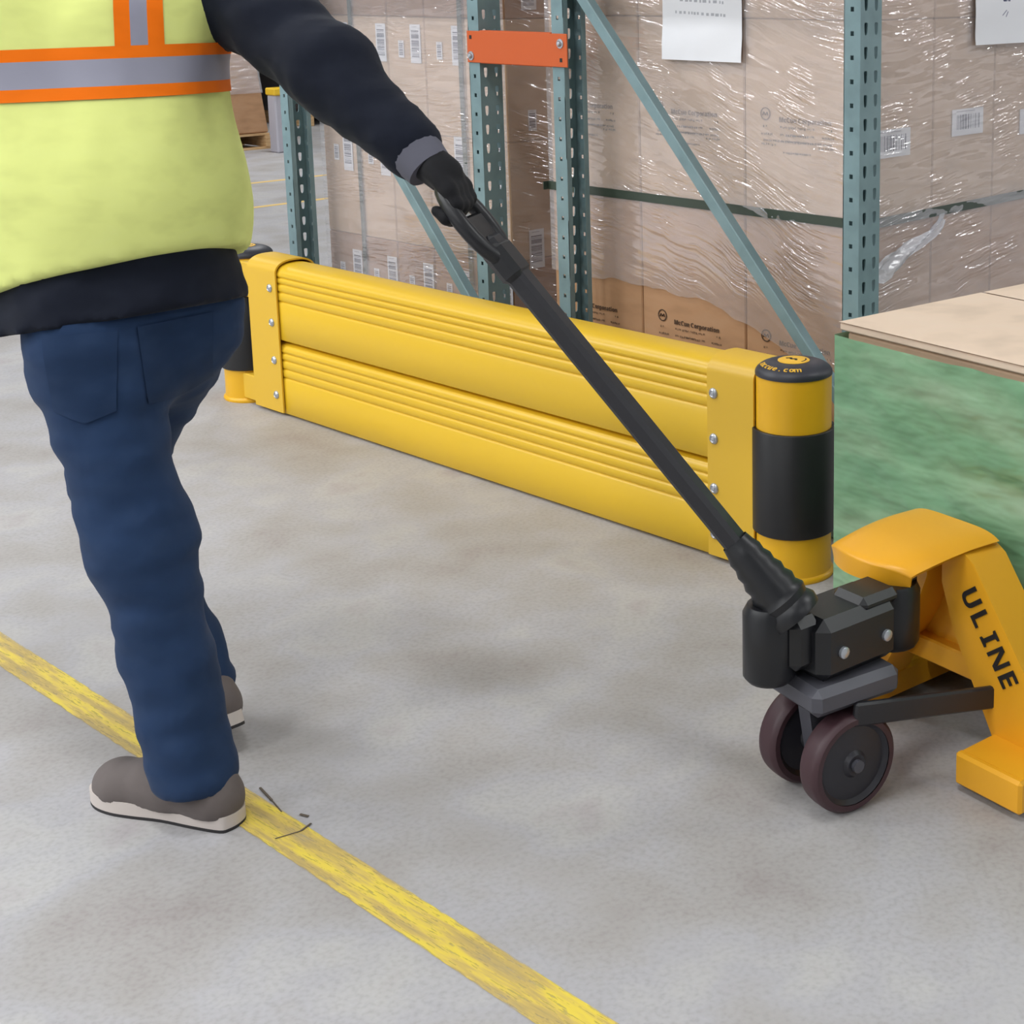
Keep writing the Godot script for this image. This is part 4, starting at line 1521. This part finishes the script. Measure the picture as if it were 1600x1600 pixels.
# ---------------------------------------------------------------- worker
func worker() -> void:
	var base := Vector3(-0.15, 0, 1.55)
	var t := thing("person", "person in yellow safety vest and blue jeans pulling the pallet jack", "person", base)
	var P := func(x: float, y: float, z: float) -> Vector3: return Vector3(x, y, z) - base
	# joints
	var pelvis: Vector3 = P.call(-0.36, 0.88, 1.50)
	var waist: Vector3 = P.call(-0.43, 1.08, 1.50)
	var chest: Vector3 = P.call(-0.525, 1.33, 1.50)
	var neck: Vector3 = P.call(-0.575, 1.545, 1.49)
	var head: Vector3 = P.call(-0.625, 1.72, 1.49)
	var hip_l: Vector3 = P.call(-0.335, 0.86, 1.605)
	var hip_r: Vector3 = P.call(-0.37, 0.86, 1.405)
	var knee_l: Vector3 = P.call(-0.205, 0.50, 1.60)
	var ank_l: Vector3 = P.call(-0.072, 0.10, 1.595)
	var knee_r: Vector3 = P.call(-0.615, 0.50, 1.45)
	var ank_r: Vector3 = P.call(-0.355, 0.118, 1.435)
	var sh_r: Vector3 = P.call(-0.355, 1.49, 1.27)
	var sh_l: Vector3 = P.call(-0.69, 1.455, 1.715)
	var elb_r: Vector3 = P.call(-0.085, 1.337, 1.23)
	var wr_r: Vector3 = P.call(0.135, 1.185, 1.195)
	var grip: Vector3 = P.call(0.188, 1.135, 1.182)
	var elb_l: Vector3 = P.call(-0.80, 1.19, 1.80)
	var wr_l: Vector3 = P.call(-1.00, 1.10, 1.74)

	var axis := Vector3(0.588, 0, -0.809)     # across the shoulders, to the right arm
	# the body under the clothes, one figure from head to ankles
	var g := Geo.new()
	var fl := Flesh.new()
	fl.k = 0.05
	var flat := Vector3(1.3, 1.0, 1.0)
	fl.bone(pelvis, waist, 0.15, 0.135, flat)
	fl.bone(waist, chest, 0.135, 0.16, flat)
	fl.bone(chest, neck - Vector3(0, 0.06, 0), 0.15, 0.075, flat)
	fl.bone(neck - Vector3(0, 0.03, 0), head - Vector3(0, 0.06, 0), 0.058, 0.055)
	fl.bone(hip_l, knee_l, 0.085, 0.058); fl.bone(knee_l, ank_l, 0.056, 0.038)
	fl.bone(hip_r, knee_r, 0.085, 0.058); fl.bone(knee_r, ank_r, 0.056, 0.038)
	fl.bone(sh_r, elb_r, 0.052, 0.04); fl.bone(elb_r, wr_r, 0.04, 0.028)
	fl.bone(sh_l, elb_l, 0.052, 0.04); fl.bone(elb_l, wr_l, 0.04, 0.028)
	fl.bone(chest + Vector3(0, 0.1, 0), sh_r, 0.09, 0.055); fl.bone(chest + Vector3(0, 0.1, 0), sh_l, 0.09, 0.055)
	fl.into(g, 0.013)
	# head on a finer grid, facing -X, tilted down a little
	var hd := Flesh.new()
	hd.k = 0.025
	var fw := Vector3(-0.96, -0.26, 0.0).normalized()
	var up := Vector3(-0.26, 0.96, 0.0).normalized()
	hd.bone(head + up * 0.035 - fw * 0.018, head + up * 0.03 + fw * 0.018, 0.088, 0.084)
	hd.bone(head - up * 0.01 + fw * 0.035, head - up * 0.075 + fw * 0.05, 0.062, 0.042)
	hd.bone(head - up * 0.085, neck, 0.052, 0.058)
	hd.bone(head + up * 0.012 + fw * 0.100, head - up * 0.022 + fw * 0.112, 0.008, 0.013)
	for s in [-1.0, 1.0]:
		var sd := Vector3(0, 0, s)
		hd.bone(head + sd * 0.086 + up * 0.02, head + sd * 0.086 - up * 0.02, 0.013, 0.009)
		hd.bone(head + up * 0.032 + fw * 0.088 + sd * 0.02, head + up * 0.030 + fw * 0.082 + sd * 0.045, 0.011, 0.010)
		hd.bone(head + up * 0.012 + fw * 0.084 + sd * 0.031, head + up * 0.0121 + fw * 0.084 + sd * 0.0312, 0.011, 0.011)
	hd.bone(head - up * 0.05 + fw * 0.088 + Vector3(0, 0, -0.018), head - up * 0.05 + fw * 0.088 + Vector3(0, 0, 0.018), 0.010, 0.010)
	hd.into(g, 0.005)
	put("body", g, M.skin, t)
	var hr := Flesh.new()
	hr.k = 0.03
	hr.bone(head + up * 0.05 - fw * 0.03, head + up * 0.055 + fw * 0.015, 0.092, 0.088)
	hr.bone(head - up * 0.03 - fw * 0.045, head + up * 0.03 - fw * 0.04, 0.06, 0.075)
	hr.cuts.append(Plane((fw * 0.8 - up * 0.6).normalized(), (head + up * 0.055 + fw * 0.035)))
	g = Geo.new()
	hr.into(g, 0.006)
	put("hair", g, M.hair, t)

	# jeans
	var fn := FastNoiseLite.new()
	fn.seed = 2
	fn.frequency = 1.0
	fn.fractal_octaves = 2
	var j := Flesh.new()
	j.k = 0.06
	j.fold = fn
	j.fold_amp = 0.010
	j.fold_scale = Vector3(5.0, 11.5, 6.0)
	j.bone(pelvis + Vector3(0.0, -0.03, 0), pelvis + Vector3(-0.01, 0.03, 0), 0.158, 0.168, Vector3(1.2, 1.0, 1.0))
	j.bone(hip_l, knee_l, 0.106, 0.083)
	j.bone(knee_l, ank_l + Vector3(-0.004, -0.03, 0), 0.083, 0.074)
	j.bone(hip_r, knee_r, 0.112, 0.078)
	j.bone(knee_r, ank_r + Vector3(0.01, 0.01, 0), 0.076, 0.064)
	j.bone(pelvis + Vector3(0.035, -0.06, 0.085), pelvis + Vector3(0.035, -0.07, 0.085), 0.100, 0.100)
	j.bone(pelvis + Vector3(0.0, -0.01, -0.05), pelvis + Vector3(0.0, -0.02, -0.05), 0.105, 0.105)
	j.cuts.append(Plane(Vector3(0, -1, 0), Vector3(0, 0.068, 0)))
	g = Geo.new()
	j.into(g, 0.010)
	var jn := put("jeans", g, M.jeans, t)
	# patch pockets on the seat, laid on the cloth
	for q in [-1.0, 1.0]:
		g = Geo.new()
		g.sheet(10, 10, func(u: float, v: float) -> Vector3:
			var side := (u - 0.5) * lerpf(0.105, 0.125, v)
			var low := 0.018 * (1.0 - absf(u - 0.5) * 2.0) * (1.0 - v)
			var dn := Vector3(0.86, 0, 0.51)
			var p: Vector3 = pelvis + axis * (0.078 * q + side) + Vector3(0, lerpf(-0.125, 0.012, v) - low, 0) + dn * 0.5
			var tt := 0.0
			for k in 60:
				var dd := j.d(p - dn * tt)
				if dd < 0.0005 or tt > 0.7:
					break
				tt += dd * 0.8
			return p - dn * (tt - 0.004))
		put("back_pocket", g, M.pocket, jn)

	# black jacket: torso below the vest and both sleeves
	var jk := Flesh.new()
	jk.k = 0.05
	jk.fold = fn
	jk.fold_amp = 0.010
	jk.fold_scale = Vector3(9.0, 9.0, 5.0)
	for q in [-1.0, 1.0]:
		jk.bone(pelvis + Vector3(-0.02, -0.02, 0.005) + axis * 0.05 * q, waist + axis * 0.035 * q, 0.172 if q > 0.0 else 0.204, 0.16)
	for q in [-1.0, 1.0]:
		jk.bone(waist + axis * 0.04 * q, chest + axis * 0.09 * q + Vector3(0, 0.05, 0), 0.165, 0.15)
	jk.bone(chest + Vector3(0, 0.08, 0), neck + Vector3(0, -0.02, 0), 0.15, 0.085)
	jk.bone(chest + axis * 0.1 + Vector3(0, 0.11, 0), sh_r, 0.11, 0.098)
	jk.bone(chest - axis * 0.1 + Vector3(0, 0.11, 0), sh_l, 0.11, 0.098)
	jk.bone(sh_r, elb_r, 0.094, 0.075); jk.bone(elb_r, wr_r - (wr_r - elb_r).normalized() * 0.03, 0.077, 0.056)
	jk.bone(sh_l, elb_l, 0.095, 0.076); jk.bone(elb_l, wr_l, 0.074, 0.052)
	jk.cuts.append(Plane(Vector3(0.2, -1, 0).normalized(), P.call(-0.25, 0.905, 1.5)))
	g = Geo.new()
	jk.into(g, 0.011)
	put("jacket", g, M.jacket, t)

	# vest over the jacket, open at the arms, hanging lower in front
	var make_vest := func(grow: float) -> Flesh:
		var v := Flesh.new()
		v.k = 0.07
		v.fold = fn
		v.fold_amp = 0.007
		v.fold_scale = Vector3(5.0, 3.0, 7.0)
		for q in [-1.0, 1.0]:
			v.bone(pelvis + Vector3(-0.03, 0.0, 0.0) + axis * 0.045 * q, waist + axis * 0.05 * q, (0.170 if q > 0.0 else 0.218) + grow, 0.188 + grow)
			v.bone(waist + axis * 0.055 * q, chest + axis * 0.10 * q + Vector3(0, 0.06, 0), 0.188 + grow, 0.166 + grow)
			v.bone(chest + axis * 0.09 * q + Vector3(0, 0.07, 0), neck + axis * 0.03 * q + Vector3(0, -0.045, 0), 0.155 + grow, 0.09 + grow)
		v.bone(chest + axis * 0.1 + Vector3(0, 0.12, 0), sh_r - axis * 0.05, 0.115 + grow, 0.095 + grow)
		v.bone(chest - axis * 0.1 + Vector3(0, 0.12, 0), sh_l + axis * 0.05, 0.115 + grow, 0.095 + grow)
		v.bite_a.append(sh_r + axis * 0.05); v.bite_b.append(elb_r); v.bite_r.append(0.108)
		v.bite_a.append(sh_l - axis * 0.05); v.bite_b.append(elb_l); v.bite_r.append(0.108)
		v.bite_a.append(neck + Vector3(0, -0.02, 0)); v.bite_b.append(neck + Vector3(-0.03, 0.2, 0)); v.bite_r.append(0.092)
		return v
	var hem := Plane(Vector3(0.34, -1, 0.0).normalized(), P.call(-0.2, 1.022, 1.5))
	var vs: Flesh = make_vest.call(0.0)
	vs.cuts.append(hem)
	g = Geo.new()
	vs.into(g, 0.011)
	var vest := put("vest", g, M.vest, t)
	vest.set_meta("label", "fluorescent yellow vest")
	# tapes: a silver band edged with orange round the body, and one strip of the same up each side of the back
	var nb := Vector3(-0.05, 1, 0).normalized()
	var c0: Vector3 = P.call(-0.30, 1.34, 1.5)
	var bare: Flesh = make_vest.call(0.0)
	bare.bite_a.clear()
	bare.bite_b.clear()
	bare.bite_r.clear()
	var march := func(p: Vector3, d: Vector3) -> Vector3:   # first point of the vest met from p along d
		var tt := 0.0
		for k in 60:
			var q: float = bare.d(p + d * tt)
			if q < 0.0006 or tt > 0.9:
				break
			tt += q * 0.8
		return p + d * tt
	for s in [["orange_trim", -0.046, -0.024, M.orange_trim], ["silver_tape", -0.024, 0.024, M.silver], ["orange_trim", 0.024, 0.046, M.orange_trim]]:
		g = Geo.new()
		g.sheet(120, 4, func(u: float, v: float) -> Vector3:
			var a := u * TAU
			var d := Vector3(cos(a), 0, -sin(a))
			d = (d - nb * d.dot(nb)).normalized()
			var o: Vector3 = c0 + Vector3(-0.215, -0.011, 0.0) + nb * lerpf(s[1], s[2], v)
			return march.call(o + d * 0.5, -d) + d * 0.003)
		put(s[0], g, s[3], vest)
	var backn := Vector3(0.809, 0, 0.588)
	for zc in [0.15, -0.15]:
		for s in [["orange_trim", -0.040, -0.014, M.orange_trim], ["silver_tape", -0.014, 0.014, M.silver], ["orange_trim", 0.014, 0.040, M.orange_trim]]:
			g = Geo.new()
			g.sheet(4, 30, func(u: float, v: float) -> Vector3:
				var o: Vector3 = chest + axis * (zc + lerpf(s[1], s[2], u)) + Vector3(0, lerpf(1.384, 1.54, v) - 1.33, 0) + backn * 0.5
				return march.call(o, -backn) + backn * 0.0025)
			put(s[0], g, s[3], vest)

	# shoes
	shoe(t, ank_l + Vector3(-0.018, 0, 0.005), Vector3(-0.93, 0, 0.36).normalized(), 0.0, -ank_l.y + 0.10)
	shoe(t, ank_r, Vector3(-0.93, -0.36, -0.05).normalized(), 0.0, 0.0)

	# gloved hands: palm and five fingers each, right one closed round the loop handle
	var jt := Transform3D(Basis(Vector3.UP, deg_to_rad(-8.05)), Vector3(0.807, 0, 0.799))
	var hubw := jt * Vector3(-0.065, 0.385, 0.085) - base
	var along := (grip - hubw).normalized()
	hand(t, wr_r, grip, along, true)
	hand(t, wr_l, wr_l + Vector3(-0.09, -0.03, -0.01), Vector3(0, 0, 1), false)


func shoe(t: Node3D, ankle: Vector3, toe_dir: Vector3, _r: float, drop: float) -> void:
	# sole as an extruded foot outline, upper as a soft form on top; toe along toe_dir, heel under the ankle
	var fwd := toe_dir
	var right := fwd.cross(Vector3.UP).normalized()
	var up := right.cross(fwd).normalized()
	var o := ankle - up * 0.10 + Vector3(0, drop - 0.0, 0)
	if drop != 0.0:
		o = Vector3(ankle.x, 0.0, ankle.z)
	var tf := Transform3D(Basis(right, up, -fwd), o)
	var outline := PackedVector2Array()
	# z forward is negative: list (side, forward)
	for p in [[-0.034, -0.085], [-0.022, -0.098], [0.0, -0.103], [0.022, -0.098], [0.036, -0.08], [0.040, -0.03], [0.040, 0.04], [0.047, 0.11], [0.049, 0.15], [0.042, 0.19], [0.022, 0.217], [0.0, 0.222], [-0.024, 0.214], [-0.043, 0.185], [-0.050, 0.145], [-0.047, 0.10], [-0.039, 0.04], [-0.038, -0.03]]:
		outline.append(Vector2(p[0], p[1]))
	var fine := PackedVector2Array()
	for i in outline.size():
		var n := outline.size()
		for q in 4:
			fine.append(outline[i].cubic_interpolate(outline[(i + 1) % n], outline[(i + n - 1) % n], outline[(i + 2) % n], q / 4.0))
	var flat := Transform3D(tf.basis * Basis(Vector3(1, 0, 0), Vector3(0, 0, -1), Vector3(0, 1, 0)), o)
	var g := Geo.new()
	g.extrude(fine, 0.006, 0.030, flat, 0.6)
	var up_part := Flesh.new()
	up_part.k = 0.035
	var L := func(x: float, y: float, f: float) -> Vector3: return tf * Vector3(x, y, -f)
	up_part.bone(L.call(0, 0.045, -0.058), L.call(0, 0.05, 0.02), 0.042, 0.042)
	up_part.bone(L.call(0, 0.05, -0.05), L.call(0, 0.07, -0.04), 0.04, 0.036)
	up_part.bone(L.call(0, 0.078, -0.03), L.call(0, 0.056, 0.08), 0.040, 0.040)
	up_part.bone(L.call(0.0, 0.045, 0.05), L.call(0.004, 0.036, 0.15), 0.043, 0.044)
	up_part.bone(L.call(-0.012, 0.034, 0.15), L.call(0.0, 0.032, 0.178), 0.034, 0.036)
	up_part.cuts.append(Plane(-up, L.call(0, 0.022, 0)))
	up_part.cuts.append(Plane((up * 0.97 - fwd * 0.0).normalized(), L.call(0, 0.118, 0)))
	var gu := Geo.new()
	up_part.into(gu, 0.006)
	var s := put("shoe", gu, M.shoe, t)
	s.set_meta("label", "grey-brown low shoe")
	put("sole", g, M.sole, s).set_meta("label", "pale rubber sole")
	var gt := Geo.new()
	gt.extrude(fine, 0.0, 0.0062, flat, 0.6)
	put("tread", gt, M.tread, s)


func hand(t: Node3D, wrist: Vector3, grip: Vector3, along: Vector3, closed: bool) -> void:
	var f := Flesh.new()
	f.k = 0.008
	var to := (grip - wrist).normalized()
	# bar axis: across the tiller, level
	var bar := along.cross(Vector3.UP).normalized()
	if not closed:
		bar = Vector3(0, 0, 1)
	var out := to
	var n := bar.cross(out).normalized()    # back of the hand
	if n.y < 0.0:
		n = -n
	var palm := wrist + to * 0.05 + n * 0.014
	f.bone(wrist - to * 0.02, palm, 0.036, 0.034)
	for i in 4:
		var s := (i - 1.5) * 0.021
		var ln: float = [0.9, 1.0, 0.95, 0.78][i]
		var root: Vector3 = palm + bar * s + to * 0.035
		f.bone(palm + bar * s * 0.7 - to * 0.015, root, 0.021, 0.016)
		if closed:
			var a := root + (to * 0.030 - n * 0.008) * ln
			var b := a + (to * 0.004 - n * 0.034) * ln
			var c := b + (-to * 0.026 - n * 0.006) * ln
			f.bone(root, a, 0.0135, 0.0125); f.bone(a, b, 0.0125, 0.0115); f.bone(b, c, 0.0115, 0.0100)
		else:
			var a := root + (to * 0.042 - n * 0.006) * ln
			var b := a + (to * 0.022 - n * 0.016) * ln
			var c := b + (to * 0.010 - n * 0.018) * ln
			f.bone(root, a, 0.0125, 0.0115); f.bone(a, b, 0.0115, 0.0105); f.bone(b, c, 0.0105, 0.009)
	var tb := palm + bar * 0.03 - to * 0.02 - n * 0.012
	var t1 := tb + bar * 0.016 + to * 0.024 - n * 0.018
	var t2 := t1 + to * 0.022 - n * 0.012 - bar * 0.012
	f.bone(palm + bar * 0.012, tb, 0.020, 0.017); f.bone(tb, t1, 0.016, 0.0135); f.bone(t1, t2, 0.0135, 0.011)
	var g := Geo.new()
	f.into(g, 0.0045)
	put("glove", g, M.glove, t).set_meta("label", "black work glove")
	# grey knitted cuff
	var c2 := Geo.new()
	c2.tube([wrist - to * 0.05, wrist - to * 0.005, wrist + to * 0.022], [0.05, 0.047, 0.043], 20)
	put("glove_cuff", c2, mat(rgb(92, 92, 104), 0.9), t).set_meta("label", "grey knitted cuff")
